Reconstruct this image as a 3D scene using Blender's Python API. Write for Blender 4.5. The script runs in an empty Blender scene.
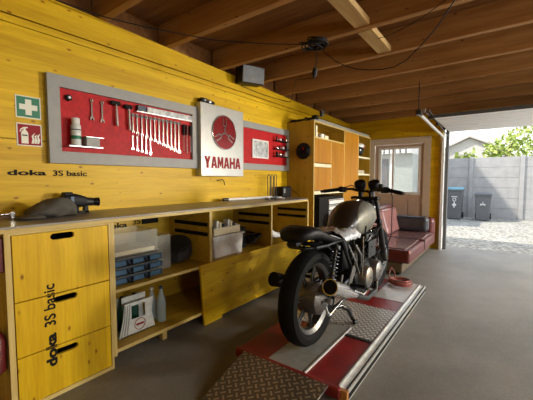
import bpy, bmesh, math, random
from mathutils import Vector, Matrix
random.seed(7)
PI = math.pi
sc = bpy.context.scene
COL = sc.collection
XW = -2.62          # left wall face
YB = 6.5            # wall with the door and the garage opening

# ------------------------------------------------------------------ materials
def nm(name):
    m = bpy.data.materials.new(name); m.use_nodes = True
    nt = m.node_tree; b = nt.nodes['Principled BSDF']
    return m, nt, b
def N(nt, t, **kw):
    n = nt.nodes.new(t)
    for k, v in kw.items():
        if k in n.inputs: n.inputs[k].default_value = v
        else: setattr(n, k, v)
    return n
def c4(c): return (c[0], c[1], c[2], 1)
def ramp(nt, fac, stops):
    r = nt.nodes.new('ShaderNodeValToRGB')
    while len(r.color_ramp.elements) < len(stops): r.color_ramp.elements.new(.5)
    for e, (p, c) in zip(r.color_ramp.elements, stops):
        e.position = p; e.color = c4(c)
    nt.links.new(fac, r.inputs[0]); return r
def mixc(nt, fac, a, b, mode='MIX'):
    n = nt.nodes.new('ShaderNodeMix'); n.data_type = 'RGBA'; n.blend_type = mode
    for s, v in ((n.inputs[0], fac), (n.inputs[6], a), (n.inputs[7], b)):
        if hasattr(v, 'links') or hasattr(v, 'is_linked'): nt.links.new(v, s)
        elif isinstance(v, (int, float)): s.default_value = v
        else: s.default_value = c4(v)
    return n.outputs[2]
def plain(name, col, rough=.5, metal=0, var=.12, scale=18, coat=0, bump=0, spec=.5):
    m, nt, b = nm(name)
    tc = N(nt, 'ShaderNodeTexCoord'); no = N(nt, 'ShaderNodeTexNoise', Scale=scale, Detail=5)
    nt.links.new(tc.outputs['Object'], no.inputs['Vector'])
    d = [max(0, x*(1-var)) for x in col]; l = [min(1, x*(1+var)) for x in col]
    r = ramp(nt, no.outputs[0], [(.3, d), (.7, l)])
    nt.links.new(r.outputs[0], b.inputs['Base Color'])
    b.inputs['Roughness'].default_value = rough; b.inputs['Metallic'].default_value = metal
    b.inputs['Coat Weight'].default_value = coat; b.inputs['Specular IOR Level'].default_value = spec
    if bump:
        bp = N(nt, 'ShaderNodeBump', Strength=bump, Distance=.01)
        nt.links.new(no.outputs[0], bp.inputs['Height']); nt.links.new(bp.outputs[0], b.inputs['Normal'])
    return m
def wood(name, dark, mid, light, axis=1, rough=.45, knots=True, grain=14, coat=0, boards=0, bump=.08):
    m, nt, b = nm(name)
    tc = N(nt, 'ShaderNodeTexCoord'); mp = N(nt, 'ShaderNodeMapping')
    s = [1, 1, 1]; s[axis] = .07
    mp.inputs['Scale'].default_value = s
    nt.links.new(tc.outputs['Object'], mp.inputs['Vector'])
    n1 = N(nt, 'ShaderNodeTexNoise', Scale=grain, Detail=7, Roughness=.62, Distortion=.5)
    n3 = N(nt, 'ShaderNodeTexNoise', Scale=grain*5, Detail=4, Roughness=.6)
    n2 = N(nt, 'ShaderNodeTexNoise', Scale=3.2, Detail=3)
    for n in (n1, n2, n3): nt.links.new(mp.outputs[0], n.inputs['Vector'])
    r = ramp(nt, n1.outputs[0], [(.3, dark), (.5, mid), (.72, light)])
    r2 = ramp(nt, n2.outputs[0], [(.3, (.80,)*3), (.65, (1,)*3)])
    r3 = ramp(nt, n3.outputs[0], [(.36, (.90, .86, .76)), (.58, (1,)*3)])
    col = mixc(nt, 1.0, r.outputs[0], r2.outputs[0], 'MULTIPLY')
    col = mixc(nt, 1.0, col, r3.outputs[0], 'MULTIPLY')
    if boards:
        sx = N(nt, 'ShaderNodeSeparateXYZ'); nt.links.new(tc.outputs['Object'], sx.inputs[0])
        pm = N(nt, 'ShaderNodeMath', operation='MULTIPLY'); pm.inputs[1].default_value = 1/boards
        nt.links.new(sx.outputs[1 if axis == 2 else 2], pm.inputs[0])
        fl = N(nt, 'ShaderNodeMath', operation='FLOOR'); nt.links.new(pm.outputs[0], fl.inputs[0])
        wn = N(nt, 'ShaderNodeTexWhiteNoise'); wn.noise_dimensions = '1D'; nt.links.new(fl.outputs[0], wn.inputs['W'])
        rb = ramp(nt, wn.outputs[0], [(0, (.84, .80, .7)), (1, (1, 1, 1))])
        col = mixc(nt, 1.0, col, rb.outputs[0], 'MULTIPLY')
    if knots:
        mk = N(nt, 'ShaderNodeMapping'); s = [13, 13, 13]; s[axis] = 6.5
        mk.inputs['Scale'].default_value = s
        nt.links.new(tc.outputs['Object'], mk.inputs['Vector'])
        vo = N(nt, 'ShaderNodeTexVoronoi', Scale=1.0)
        nt.links.new(mk.outputs[0], vo.inputs['Vector'])
        kr = ramp(nt, vo.outputs['Distance'], [(.05, (1,)*3), (.13, (0,)*3)])
        col = mixc(nt, kr.outputs[0], col, (dark[0]*.36, dark[1]*.22, dark[2]*.5))
    nt.links.new(col, b.inputs['Base Color'])
    bp = N(nt, 'ShaderNodeBump', Strength=bump, Distance=.004)
    nt.links.new(n1.outputs[0], bp.inputs['Height']); nt.links.new(bp.outputs[0], b.inputs['Normal'])
    b.inputs['Roughness'].default_value = rough; b.inputs['Specular IOR Level'].default_value = .25
    return m
YD, YM, YL = (.68, .42, .004), (.79, .51, .008), (.86, .58, .018)
M = {}
M['panel_y'] = wood('yellow_panel_y', YD, YM, YL, 1, boards=.115)
M['panel_x'] = wood('yellow_panel_x', YD, YM, YL, 0, boards=.115)
M['panel_z'] = wood('yellow_panel_z', YD, YM, YL, 2, boards=.115)
M['edge'] = wood('panel_edge', (.48, .34, .09), (.62, .46, .16), (.72, .56, .23), 1, knots=False)
M['edge_z'] = wood('panel_edge_z', (.48, .34, .09), (.62, .46, .16), (.72, .56, .23), 2, knots=False)
M['orange'] = wood('orange_door_wood', (.32, .125, .006), (.42, .18, .01), (.48, .215, .015), 2, knots=False, grain=8)
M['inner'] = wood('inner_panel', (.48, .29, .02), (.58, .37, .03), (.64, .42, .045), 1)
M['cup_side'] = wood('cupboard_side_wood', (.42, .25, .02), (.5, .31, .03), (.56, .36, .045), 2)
M['joist'] = wood('joist_wood', (.27, .12, .034), (.38, .18, .056), (.46, .25, .09), 0, rough=.6, coat=0)
M['noggin'] = wood('noggin_wood', (.40, .24, .09), (.52, .34, .14), (.6, .42, .2), 1, rough=.6, coat=0)
M['osb'] = wood('roof_board', (.17, .07, .022), (.25, .11, .034), (.32, .155, .052), 0, rough=.75, coat=0, knots=False, grain=20)
M['white'] = plain('white_paint', (.72, .71, .68), .4)
M['cream'] = plain('cream_board', (.72, .64, .42), .5)
M['grey_frame'] = plain('grey_board_frame', (.27, .27, .255), .5, var=.06)
M['silver_board'] = plain('silver_sign_face', (.50, .50, .47), .30, .35, var=.05)
M['red'] = plain('red_board', (.42, .006, .008), .5, var=.2, scale=30, spec=.2)
M['red_paint'] = plain('red_deck_paint', (.21, .013, .011), .32, var=.22, scale=9, coat=.1)
M['red_dark'] = plain('dark_red_metal', (.10, .007, .007), .35)
M['black'] = plain('black_plastic', (.007, .007, .008), .5, spec=.22)
M['black_gloss'] = plain('black_gloss_paint', (.007, .007, .008), .22, coat=.1, spec=.4)
M['rubber'] = plain('tyre_rubber', (.006, .006, .006), .75, bump=.1, spec=.12)
M['chrome'] = plain('chrome', (.55, .54, .53), .16, 1, var=.05)
M['bright'] = plain('polished_aluminium', (.80, .80, .80), .24, .9, var=.06)
M['steel'] = plain('steel', (.50, .50, .50), .32, 1, var=.15)
M['cast'] = plain('cast_aluminium', (.20, .193, .182), .38, .85, var=.18, scale=40, bump=.1)
M['dull'] = plain('dull_grey_metal', (.04, .039, .037), .42, .6, var=.3)
M['tank_dark'] = plain('tank_dark_paint', (.022, .018, .016), .34, .1, var=.3, coat=.3)
M['tank_worn'] = plain('tank_worn_primer', (.14, .135, .105), .46, .3, var=.4, scale=8)
M['wrap'] = plain('crumpled_silver_film', (.62, .64, .66), .25, .35, var=.3, scale=30, bump=.6)
M['fabric'] = plain('grey_fabric', (.085, .078, .064), .9, bump=.3)
M['bag'] = plain('black_nylon', (.02, .02, .024), .7, bump=.3)
M['leather_red'] = plain('red_leather', (.10, .018, .016), .3, var=.2, coat=.1, bump=.05)
M['leather_glare'] = plain('red_leather_with_glare', (.24, .11, .105), .25, var=.2, coat=.1)  # back cushions: red leather with pink-white glare put into the base colour
M['leather_black'] = plain('black_leather', (.035, .04, .05), .26, coat=.25, bump=.06)
M['sofa_base'] = plain('sofa_base_olive', (.10, .07, .035), .7)
M['blue'] = plain('blue_plastic', (.012, .03, .06), .4)
M['blue_pale'] = plain('pale_blue_plastic', (.04, .11, .20), .4)
M['green'] = plain('safety_green', (.0, .16, .07), .45, var=.05)
M['sign_red'] = plain('safety_red', (.27, .004, .010), .5, var=.05, spec=.2)
M['sign_white'] = plain('sign_white', (.75, .74, .62), .45, var=.03)
M['print'] = plain('black_print', (.009, .008, .007), .7, spec=.15)
M['hose'] = plain('orange_red_rubber', (.24, .045, .028), .45)
M['door_paint'] = plain('door_pinkish_beige', (.52, .39, .31), .45, var=.04)
M['door_frame'] = plain('door_frame_beige', (.58, .48, .37), .5, var=.04)
M['teal'] = plain('teal_bin_lid', (.16, .34, .42), .5)
M['bin_grey'] = plain('bin_dark_grey', (.12, .125, .135), .5)
M['bin_mark'] = plain('bin_white_print', (.7, .7, .7), .5)
M['house'] = plain('white_render', (.55, .52, .48), .7)
M['roof_tile'] = plain('pale_roof', (.45, .40, .36), .7)
M['overhead'] = plain('overhead_door_panel', (.74, .74, .73), .35, var=.03)
M['track'] = plain('galvanised_track', (.62, .62, .6), .35, .6)
M['seal'] = plain('door_seal_grey', (.07, .07, .075), .6)
M['card'] = plain('orange_core_wood', (.42, .19, .05), .7)
M['skin_pic'] = plain('photo_print', (.42, .44, .44), .35, var=.6, scale=22)
M['paper'] = plain('paper_wrap', (.62, .66, .64), .5, var=.15, scale=30)
M['shed'] = plain('shed_pale_green', (.36, .40, .38), .7)

def glass(name, col, rough=.03, alpha=.25):
    m, nt, b = nm(name)
    tc = N(nt, 'ShaderNodeTexCoord'); no = N(nt, 'ShaderNodeTexNoise', Scale=6)
    nt.links.new(tc.outputs['Object'], no.inputs['Vector'])
    r = ramp(nt, no.outputs[0], [(.3, [x*.93 for x in col]), (.7, col)])
    nt.links.new(r.outputs[0], b.inputs['Base Color'])
    b.inputs['Roughness'].default_value = rough
    b.inputs['Alpha'].default_value = alpha
    return m
M['pane'] = glass('window_pane', (.75, .82, .85), .04, .16)
M['clear'] = glass('clear_plastic', (.62, .62, .55), .12, .2)
M['bottle'] = glass('clear_bottle', (.55, .75, .85), .08, .45)
M['teal_bottle'] = glass('green_bottle', (.02, .10, .07), .08, .85)

def bench_mat():
    m, nt, b = nm('worn_bench_top')
    tc = N(nt, 'ShaderNodeTexCoord'); mp = N(nt, 'ShaderNodeMapping'); mp.inputs['Scale'].default_value = (1, .25, 1)
    n1 = N(nt, 'ShaderNodeTexNoise', Scale=12, Detail=6)
    nt.links.new(tc.outputs['Object'], mp.inputs[0]); nt.links.new(mp.outputs[0], n1.inputs['Vector'])
    r = ramp(nt, n1.outputs[0], [(.3, (.20, .18, .15)), (.7, (.32, .295, .26))])
    nt.links.new(r.outputs[0], b.inputs['Base Color']); b.inputs['Roughness'].default_value = .38
    return m
M['bench'] = bench_mat()
def concrete():
    m, nt, b = nm('concrete_floor')
    tc = N(nt, 'ShaderNodeTexCoord')
    a = N(nt, 'ShaderNodeTexNoise', Scale=1.3, Detail=8, Roughness=.65)
    f = N(nt, 'ShaderNodeTexNoise', Scale=60, Detail=4)
    for n in (a, f): nt.links.new(tc.outputs['Object'], n.inputs['Vector'])
    r = ramp(nt, a.outputs[0], [(.3, (.15, .138, .117)), (.5, (.20, .186, .16)), (.72, (.26, .24, .21))])
    r2 = ramp(nt, f.outputs[0], [(.3, (.82,)*3), (.7, (1,)*3)])
    nt.links.new(mixc(nt, 1.0, r.outputs[0], r2.outputs[0], 'MULTIPLY'), b.inputs['Base Color'])
    bp = N(nt, 'ShaderNodeBump', Strength=.15, Distance=.004); nt.links.new(f.outputs[0], bp.inputs['Height'])
    nt.links.new(bp.outputs[0], b.inputs['Normal']); b.inputs['Roughness'].default_value = .55
    return m
M['concrete'] = concrete()
def gravel():
    m, nt, b = nm('pale_gravel')
    tc = N(nt, 'ShaderNodeTexCoord'); vo = N(nt, 'ShaderNodeTexVoronoi', Scale=16.0)
    nt.links.new(tc.outputs['Object'], vo.inputs['Vector'])
    r = ramp(nt, vo.outputs['Distance'], [(.2, (.50, .47, .40)), (.75, (.2, .185, .155))])
    n = N(nt, 'ShaderNodeTexNoise', Scale=2.5, Detail=5); nt.links.new(tc.outputs['Object'], n.inputs['Vector'])
    r2 = ramp(nt, n.outputs[0], [(.3, (.8,)*3), (.7, (1,)*3)])
    nt.links.new(mixc(nt, 1.0, r.outputs[0], r2.outputs[0], 'MULTIPLY'), b.inputs['Base Color'])
    bp = N(nt, 'ShaderNodeBump', Strength=.6, Distance=.02); bp.invert = True
    nt.links.new(vo.outputs['Distance'], bp.inputs['Height']); nt.links.new(bp.outputs[0], b.inputs['Normal'])
    b.inputs['Roughness'].default_value = .9
    return m
M['gravel'] = gravel()
def checker(name, col, metal, rough):
    # raised five-bar tread pattern as bump + slightly brighter worn bars
    m, nt, b = nm(name)
    tc = N(nt, 'ShaderNodeTexCoord')
    mp = N(nt, 'ShaderNodeMapping'); mp.inputs['Rotation'].default_value = (0, 0, PI/4)
    mp.inputs['Scale'].default_value = (26, 26, 0)
    nt.links.new(tc.outputs['Object'], mp.inputs[0])
    ck = N(nt, 'ShaderNodeSeparateXYZ'); nt.links.new(mp.outputs[0], ck.inputs[0])
    def mth(op, a, v=None, b_=None):
        n = N(nt, 'ShaderNodeMath', operation=op); nt.links.new(a, n.inputs[0])
        if b_ is not None: nt.links.new(b_, n.inputs[1])
        elif v is not None: n.inputs[1].default_value = v
        return n.outputs[0]
    U, V = ck.outputs[0], ck.outputs[1]
    au = mth('ABSOLUTE', mth('SUBTRACT', mth('FRACT', U), .5)); av = mth('ABSOLUTE', mth('SUBTRACT', mth('FRACT', V), .5))
    par = mth('FLOORED_MODULO', mth('ADD', mth('FLOOR', U), None, mth('FLOOR', V)), 2)
    b1 = mth('MULTIPLY', mth('LESS_THAN', au, .42), None, mth('LESS_THAN', av, .15))
    b2 = mth('MULTIPLY', mth('LESS_THAN', av, .42), None, mth('LESS_THAN', au, .15))
    ip = mth('SUBTRACT', par, 1.0); ip = mth('ABSOLUTE', ip)
    mxo = mth('ADD', mth('MULTIPLY', b1, None, par), None, mth('MULTIPLY', b2, None, ip))
    class _O: outputs = [mxo]
    mx = _O
    nt.links.new(mixc(nt, mx.outputs[0], [x*.62 for x in col], [min(1, x*1.9) for x in col]), b.inputs['Base Color'])
    bp = N(nt, 'ShaderNodeBump', Strength=.8, Distance=.004); nt.links.new(mx.outputs[0], bp.inputs['Height'])
    nt.links.new(bp.outputs[0], b.inputs['Normal'])
    b.inputs['Metallic'].default_value = metal; b.inputs['Roughness'].default_value = rough
    return m
M['tread'] = checker('tread_plate', (.40, .39, .365), .15, .34)
M['tread_brown'] = checker('brown_tread_plate', (.20, .155, .10), .45, .38)
def fence_mat():
    m, nt, b = nm('grey_concrete_fence')
    tc = N(nt, 'ShaderNodeTexCoord'); n = N(nt, 'ShaderNodeTexNoise', Scale=5, Detail=6)
    nt.links.new(tc.outputs['Object'], n.inputs['Vector'])
    r = ramp(nt, n.outputs[0], [(.3, (.30, .295, .29)), (.7, (.37, .365, .36))])
    nt.links.new(r.outputs[0], b.inputs['Base Color']); b.inputs['Roughness'].default_value = .8
    return m
M['fence'] = fence_mat()
def leaf_mat():
    m, nt, b = nm('sunlit_leaves')
    tc = N(nt, 'ShaderNodeTexCoord'); n = N(nt, 'ShaderNodeTexNoise', Scale=3, Detail=3)
    nt.links.new(tc.outputs['Object'], n.inputs['Vector'])
    r = ramp(nt, n.outputs[0], [(.3, (.16, .27, .03)), (.5, (.34, .42, .07)), (.7, (.5, .52, .16))])
    nt.links.new(r.outputs[0], b.inputs['Base Color']); b.inputs['Roughness'].default_value = .6
    b.inputs['Transmission Weight'].default_value = .0
    return m
M['leaf'] = leaf_mat()
M['bark'] = plain('bark', (.12, .08, .05), .9, bump=.5)
def emit(name, col, s):
    m, nt, b = nm(name)
    b.inputs['Base Color'].default_value = c4(col); b.inputs['Emission Color'].default_value = c4(col)
    b.inputs['Emission Strength'].default_value = s; return m

# ------------------------------------------------------------------ mesh helpers (all in world coordinates)
class B:
    def __init__(s): s.bm = bmesh.new()
    def box(s, x0, x1, y0, y1, z0, z1, mtx=None):
        r = bmesh.ops.create_cube(s.bm, size=1)
        mt = Matrix.Translation(((x0+x1)/2, (y0+y1)/2, (z0+z1)/2)) @ Matrix.Diagonal((abs(x1-x0), abs(y1-y0), abs(z1-z0), 1))
        if mtx is not None: mt = mtx @ mt
        bmesh.ops.transform(s.bm, matrix=mt, verts=r['verts']); return s
    def cyl(s, p0, p1, r0, r1=None, seg=24, caps=True):
        r1 = r0 if r1 is None else r1
        p0, p1 = Vector(p0), Vector(p1); d = p1-p0
        r = bmesh.ops.create_cone(s.bm, cap_ends=caps, segments=seg, radius1=r0, radius2=r1, depth=d.length)
        q = Vector((0, 0, 1)).rotation_difference(d.normalized()).to_matrix().to_4x4()
        bmesh.ops.transform(s.bm, matrix=Matrix.Translation((p0+p1)/2) @ q, verts=r['verts']); return s
    def sph(s, c, r, sc_=(1, 1, 1), seg=20, mtx=None):
        q = bmesh.ops.create_uvsphere(s.bm, u_segments=seg, v_segments=max(8, seg//2), radius=r)
        mt = Matrix.Translation(c) @ (mtx if mtx is not None else Matrix()) @ Matrix.Diagonal((*sc_, 1))
        bmesh.ops.transform(s.bm, matrix=mt, verts=q['verts']); return s
    def tube(s, pts, r, seg=10, closed=False):
        pts = [Vector(p) for p in pts]; n = len(pts)
        rs = r if isinstance(r, (list, tuple)) else [r]*n
        rings = []; up = None
        for i, p in enumerate(pts):
            a = pts[(i-1) % n] if (closed or i > 0) else p
            b = pts[(i+1) % n] if (closed or i < n-1) else p
            t = (b-a).normalized() if (b-a).length > 1e-9 else Vector((0, 0, 1))
            if up is None:
                up = t.orthogonal().normalized()
            up = (up - t*up.dot(t))
            if up.length < 1e-6: up = t.orthogonal()
            up.normalize(); w = t.cross(up)
            rings.append([s.bm.verts.new(p + (up*math.cos(2*PI*k/seg) + w*math.sin(2*PI*k/seg))*rs[i]) for k in range(seg)])
        m = n if closed else n-1
        for i in range(m):
            A, Bb = rings[i], rings[(i+1) % n]
            for k in range(seg):
                s.bm.faces.new((A[k], A[(k+1) % seg], Bb[(k+1) % seg], Bb[k]))
        if not closed:
            s.bm.faces.new(rings[0][::-1]); s.bm.faces.new(rings[-1])
        return s
    def lathe(s, prof, c, axis='z', seg=32, closed=False):
        # prof: (r, h); axis direction
        c = Vector(c); rings = []
        ax = {'x': (Vector((1, 0, 0)), Vector((0, 1, 0)), Vector((0, 0, 1))), 'y': (Vector((0, 1, 0)), Vector((0, 0, 1)), Vector((1, 0, 0))),
              'z': (Vector((0, 0, 1)), Vector((1, 0, 0)), Vector((0, 1, 0)))}[axis] if isinstance(axis, str) else axis
        for r, h in prof:
            rings.append([s.bm.verts.new(c + ax[0]*h + (ax[1]*math.cos(2*PI*k/seg) + ax[2]*math.sin(2*PI*k/seg))*max(r, 1e-4)) for k in range(seg)])
        n = len(rings)
        for i in range(n if closed else n-1):
            A, Bb = rings[i], rings[(i+1) % n]
            for k in range(seg): s.bm.faces.new((A[k], A[(k+1) % seg], Bb[(k+1) % seg], Bb[k]))
        if not closed:
            if prof[0][0] > 1e-3: s.bm.faces.new(rings[0][::-1])
            if prof[-1][0] > 1e-3: s.bm.faces.new(rings[-1])
        return s
    def loft(s, secs, seg=24, p=2.4):
        # secs: (cx, y, cz, hw, hh) superellipse rings in XZ
        rings = []
        for cx, y, cz, hw, hh in secs:
            ring = []
            for k in range(seg):
                a = 2*PI*k/seg; ca, sa = math.cos(a), math.sin(a)
                ring.append(s.bm.verts.new((cx + hw*math.copysign(abs(ca)**(2/p), ca), y, cz + hh*math.copysign(abs(sa)**(2/p), sa))))
            rings.append(ring)
        for i in range(len(rings)-1):
            for k in range(seg):
                s.bm.faces.new((rings[i][k], rings[i][(k+1) % seg], rings[i+1][(k+1) % seg], rings[i+1][k]))
        s.bm.faces.new(rings[0][::-1]); s.bm.faces.new(rings[-1]); return s
    def prism(s, outer, plane, d0, d1, holes=()):
        # outer: 2D loop; plane 'yz' -> extruded along x from d0 to d1; 'xz' along y; 'xy' along z
        f = {'yz': lambda u, v, d: (d, u, v), 'xz': lambda u, v, d: (u, d, v), 'xy': lambda u, v, d: (u, v, d)}[plane]
        tmp = bmesh.new(); es = []
        for loop in [outer, *holes]:
            vs = [tmp.verts.new(f(u, v, d0)) for u, v in loop]
            for i in range(len(vs)): es.append(tmp.edges.new((vs[i], vs[(i+1) % len(vs)])))
        bmesh.ops.triangle_fill(tmp, use_beauty=True, use_dissolve=False, edges=es)
        r = bmesh.ops.extrude_face_region(tmp, geom=tmp.faces[:])
        dv = Vector(f(0, 0, d1)) - Vector(f(0, 0, d0))
        bmesh.ops.translate(tmp, vec=dv, verts=[g for g in r['geom'] if isinstance(g, bmesh.types.BMVert)])
        me = bpy.data.meshes.new('t'); tmp.to_mesh(me); tmp.free(); s.bm.from_mesh(me); bpy.data.meshes.remove(me); return s
    def torus(s, c, R, r, axis='z', seg=32, rs=10, rot=None):
        pts = []
        for k in range(seg):
            a = 2*PI*k/seg; u, v = R*math.cos(a), R*math.sin(a)
            p = Vector({'x': (0, u, v), 'y': (u, 0, v), 'z': (u, v, 0)}[axis])
            if rot is not None: p = rot @ p
            pts.append(Vector(c)+p)
        return s.tube(pts, r, rs, closed=True)
    def xf(s, mtx, verts=None):
        bmesh.ops.transform(s.bm, matrix=mtx, verts=verts or s.bm.verts[:]); return s

def root_loc(p):
    while p.parent is not None: p = p.parent
    return Vector(p.location)
def obj(name, b, mat, parent=None, smooth=False, bevel=0, sub=0, origin=None):
    bm = b.bm if isinstance(b, B) else b
    bmesh.ops.recalc_face_normals(bm, faces=bm.faces[:])
    me = bpy.data.meshes.new(name)
    if parent is not None: off = root_loc(parent)
    elif origin is not None: off = Vector(origin)
    else:
        xs = [v.co for v in bm.verts]
        off = Vector(((min(v.x for v in xs)+max(v.x for v in xs))/2, (min(v.y for v in xs)+max(v.y for v in xs))/2, min(v.z for v in xs)))
    bmesh.ops.translate(bm, vec=-off, verts=bm.verts[:])
    bm.to_mesh(me); bm.free()
    o = bpy.data.objects.new(name, me); COL.objects.link(o)
    if parent is not None: o.parent = parent
    else: o.location = off
    me.materials.append(mat if not isinstance(mat, str) else M[mat])
    if smooth:
        for p in me.polygons: p.use_smooth = True
        if smooth != 'all':
            try: me.set_sharp_from_angle(angle=math.radians(38))
            except Exception: pass
    if bevel:
        md = o.modifiers.new('bevel', 'BEVEL'); md.width = bevel; md.segments = 2; md.limit_method = 'ANGLE'; md.angle_limit = .6
    if sub:
        md = o.modifiers.new('sub', 'SUBSURF'); md.levels = sub; md.render_levels = sub
    return o
def tag(o, label, cat, group=None):
    o['label'] = label; o['category'] = cat
    if group: o['group'] = group
    return o
def thing(name, label, cat, loc, group=None):
    o = bpy.data.objects.new(name, None); COL.objects.link(o); o.location = loc
    o.empty_display_size = .1
    return tag(o, label, cat, group)
def struct(name, b, mat, parent=None, **k):
    o = obj(name, b, mat, parent, **k)
    if parent is None: o['kind'] = 'structure'
    return o
def dup(o, loc, label=None, parent=None):
    c = o.copy(); COL.objects.link(c)
    if parent is not None: c.parent = parent
    else: c.location = loc
    if label: c['label'] = label
    for ch in [x for x in ALLCH(o)]: dup(ch, None, None, c)
    return c
def ALLCH(o): return [x for x in list(COL.objects) if x.parent == o]
def stad(cy, cz, L, h, n=8, rot=0):
    pts = []
    for k in range(n+1): a = -PI/2 + PI*k/n; pts.append((L/2-h/2 + h/2*math.cos(a), h/2*math.sin(a)))
    for k in range(n+1): a = PI/2 + PI*k/n; pts.append((-L/2+h/2 + h/2*math.cos(a), h/2*math.sin(a)))
    c, s = math.cos(rot), math.sin(rot)
    return [(cy+u*c-v*s, cz+u*s+v*c) for u, v in pts]
def rect(u0, u1, v0, v1): return [(u0, v0), (u1, v0), (u1, v1), (u0, v1)]
def circ(cu, cv, r, n=28): return [(cu+r*math.cos(2*PI*k/n), cv+r*math.sin(2*PI*k/n)) for k in range(n)]
def text_bm(txt, width, height, depth=.0012, bold=0, shear=0):
    cu = bpy.data.curves.new('t', 'FONT'); cu.body = txt; cu.extrude = .02; cu.offset = bold; cu.shear = shear
    o = bpy.data.objects.new('t', cu); COL.objects.link(o)
    bpy.context.view_layer.update()
    me = bpy.data.meshes.new_from_object(o.evaluated_get(bpy.context.evaluated_depsgraph_get()))
    bpy.data.objects.remove(o); bpy.data.curves.remove(cu)
    b = B(); b.bm.from_mesh(me); bpy.data.meshes.remove(me)
    xs = [v.co.x for v in b.bm.verts]; ys = [v.co.y for v in b.bm.verts]
    x0, x1, y0, y1 = min(xs), max(xs), min(ys), max(ys)
    b.xf(Matrix.Diagonal((width/(x1-x0), height/(y1-y0), depth/.04, 1)) @ Matrix.Translation((-x0, -y0, .02)))
    return b      # x: 0..width, y: 0..height, z: 0..depth
def on_wall(b, X, Y, Z, rot=0):
    # text plane -> plane facing +X (text x -> +Y, y -> +Z), lower-left at (Y, Z)
    m = Matrix(((0, 0, 1, X), (1, 0, 0, Y), (0, 1, 0, Z), (0, 0, 0, 1))) @ Matrix.Rotation(rot, 4, 'Z')
    return b.xf(m)

# ------------------------------------------------------------------ camera
cd = bpy.data.cameras.new('camera'); cam = bpy.data.objects.new('camera', cd); COL.objects.link(cam)
cam.location = (0, 0, 1.25); cam.rotation_euler = (PI/2-math.radians(3.57), 0, math.radians(36.4))
cd.sensor_width = 36; cd.lens = 36*321/533; cd.clip_end = 200; cd.clip_start = .05
sc.camera = cam

# ------------------------------------------------------------------ room shell
def zj(y): return 2.552 - .022*y            # underside of joists
XR, YF = 4.2, -2.6
OX0, OX1, OZ = -.84, 3.4, 2.22              # garage opening
struct('floor', B().box(XW-.15, XR+.15, YF-.15, YB+.1, -.12, 0), 'concrete')
w = B()
for z0, z1, dx in ((0, .76, 0), (.765, 1.52, 0), (1.525, 2.268, 0), (2.276, 2.322, -.006), (2.33, 2.40, 0)):
    w.box(XW-.12, XW+dx, YF-.15, YB+.15, z0, z1)
w.box(XW-.16, XW-.1, YF-.15, YB+.15, 0, 2.40)
wall_left = struct('wall_left', w, 'panel_y')
top = B(); top.prism([(YF-.15, 2.38), (YB+.15, 2.38), (YB+.15, zj(YB+.15)), (YF-.15, zj(YF-.15))], 'yz', XW-.12, XW-.003)
o = obj('top_plank', top, 'panel_y', wall_left)
struct('trim_3', B().prism([(YF-.15, zj(YF-.15)+.001), (YB+.15, zj(YB+.15)+.001), (YB+.15, 2.70), (YF-.15, 2.86)], 'yz', XW-.20, XW-.13), 'osb')
struct('wall_right', B().prism(rect(YF-.15, YB+.15, 0, 2.75), 'yz', XR, XR+.15, holes=[rect(3.1, 5.8, .3, 2.3)]), 'panel_y')
wr = struct('added_window', B().prism(rect(3.1, 5.8, .3, 2.3), 'yz', XR+.03, XR+.10, holes=[rect(3.16+k*1.32, 3.16+k*1.32+1.26, .36, 2.24) for k in range(2)]), 'white')  # unseen window, added to let more daylight into the room
struct('wall_front', B().box(XW-.16, XR+.15, YF-.15, YF, 0, 2.75), 'panel_x')
DX0, DX1, DZ = -2.16, -1.13, 2.0            # back door hole
wb = B().prism([(XW-.1, 0), (DX0, 0), (DX0, DZ), (DX1, DZ), (DX1, 0), (OX0-.06, 0), (OX0-.06, OZ), (OX1, OZ), (OX1, 0), (XR+.15, 0), (XR+.15, 2.72), (XW-.1, 2.72)], 'xz', YB, YB+.14)
struct('wall_back', wb, 'panel_x')
# roof deck
cb = B().prism([(YF-.2, zj(YF)+.22), (YB+.3, zj(YB+.3)+.22), (YB+.3, zj(YB+.3)+.26), (YF-.2, zj(YF)+.26)], 'yz', XW-.2, XR+.2)
struct('ceiling', cb, 'osb')
jy = [-1.8, -1.1, -.45, .15, .72, 1.33, 1.95, 2.66, 3.28, 3.90, 4.52, 5.14, 5.76, 6.36]
for i, y in enumerate(jy):
    z = zj(y)
    j = B().box(XW-.1, XR, y-.01, y+.055, z, z+.218)
    o = obj('ceiling_joist', j, 'joist', bevel=.004)
    o['kind'] = 'structure'
for y0, y1, xa in ((2.005, 2.65, -.98), (2.715, 3.27, -.98)):
    o = obj('ceiling_noggin', B().box(xa-.06, xa+.06, y0, y1, zj(y0)-.002, zj(y0)+.05), 'noggin'); o['kind'] = 'structure'

# ---------- back door with window
door = struct('door_1', B().prism(rect(DX0+.07, DX1-.07, .03, DZ-.07), 'xz', YB+.02, YB+.06, holes=[rect(-2.0, -1.27, 1.0, 1.86)]), 'door_paint')
obj('door_frame', B().prism(rect(DX0-.05, DX1+.05, 0, DZ+.05), 'xz', YB-.02, YB+.015, holes=[rect(DX0+.07, DX1-.07, .02, DZ-.07)]), 'door_frame', door, bevel=.004)
obj('lower_panel', B().box(-2.0, -1.48, YB+.008, YB+.02, .2, .88).box(-1.45, -1.27, YB+.008, YB+.02, .2, .88), 'door_paint', door, bevel=.004)
win = obj('window_frame', B().prism(rect(-2.02, -1.25, .97, 1.88), 'xz', YB+.0, YB+.05, holes=[rect(-1.97, -1.76, 1.02, 1.84), rect(-1.725, -1.29, 1.02, 1.84)]), 'white', door, bevel=.004)
obj('window_pane', B().box(-1.98, -1.28, YB+.025, YB+.03, 1.01, 1.85), 'pane', door)
obj('door_hinge', B().cyl((-1.215, YB-.03, .82), (-1.215, YB-.03, .9), .008), 'steel', door)
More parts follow.
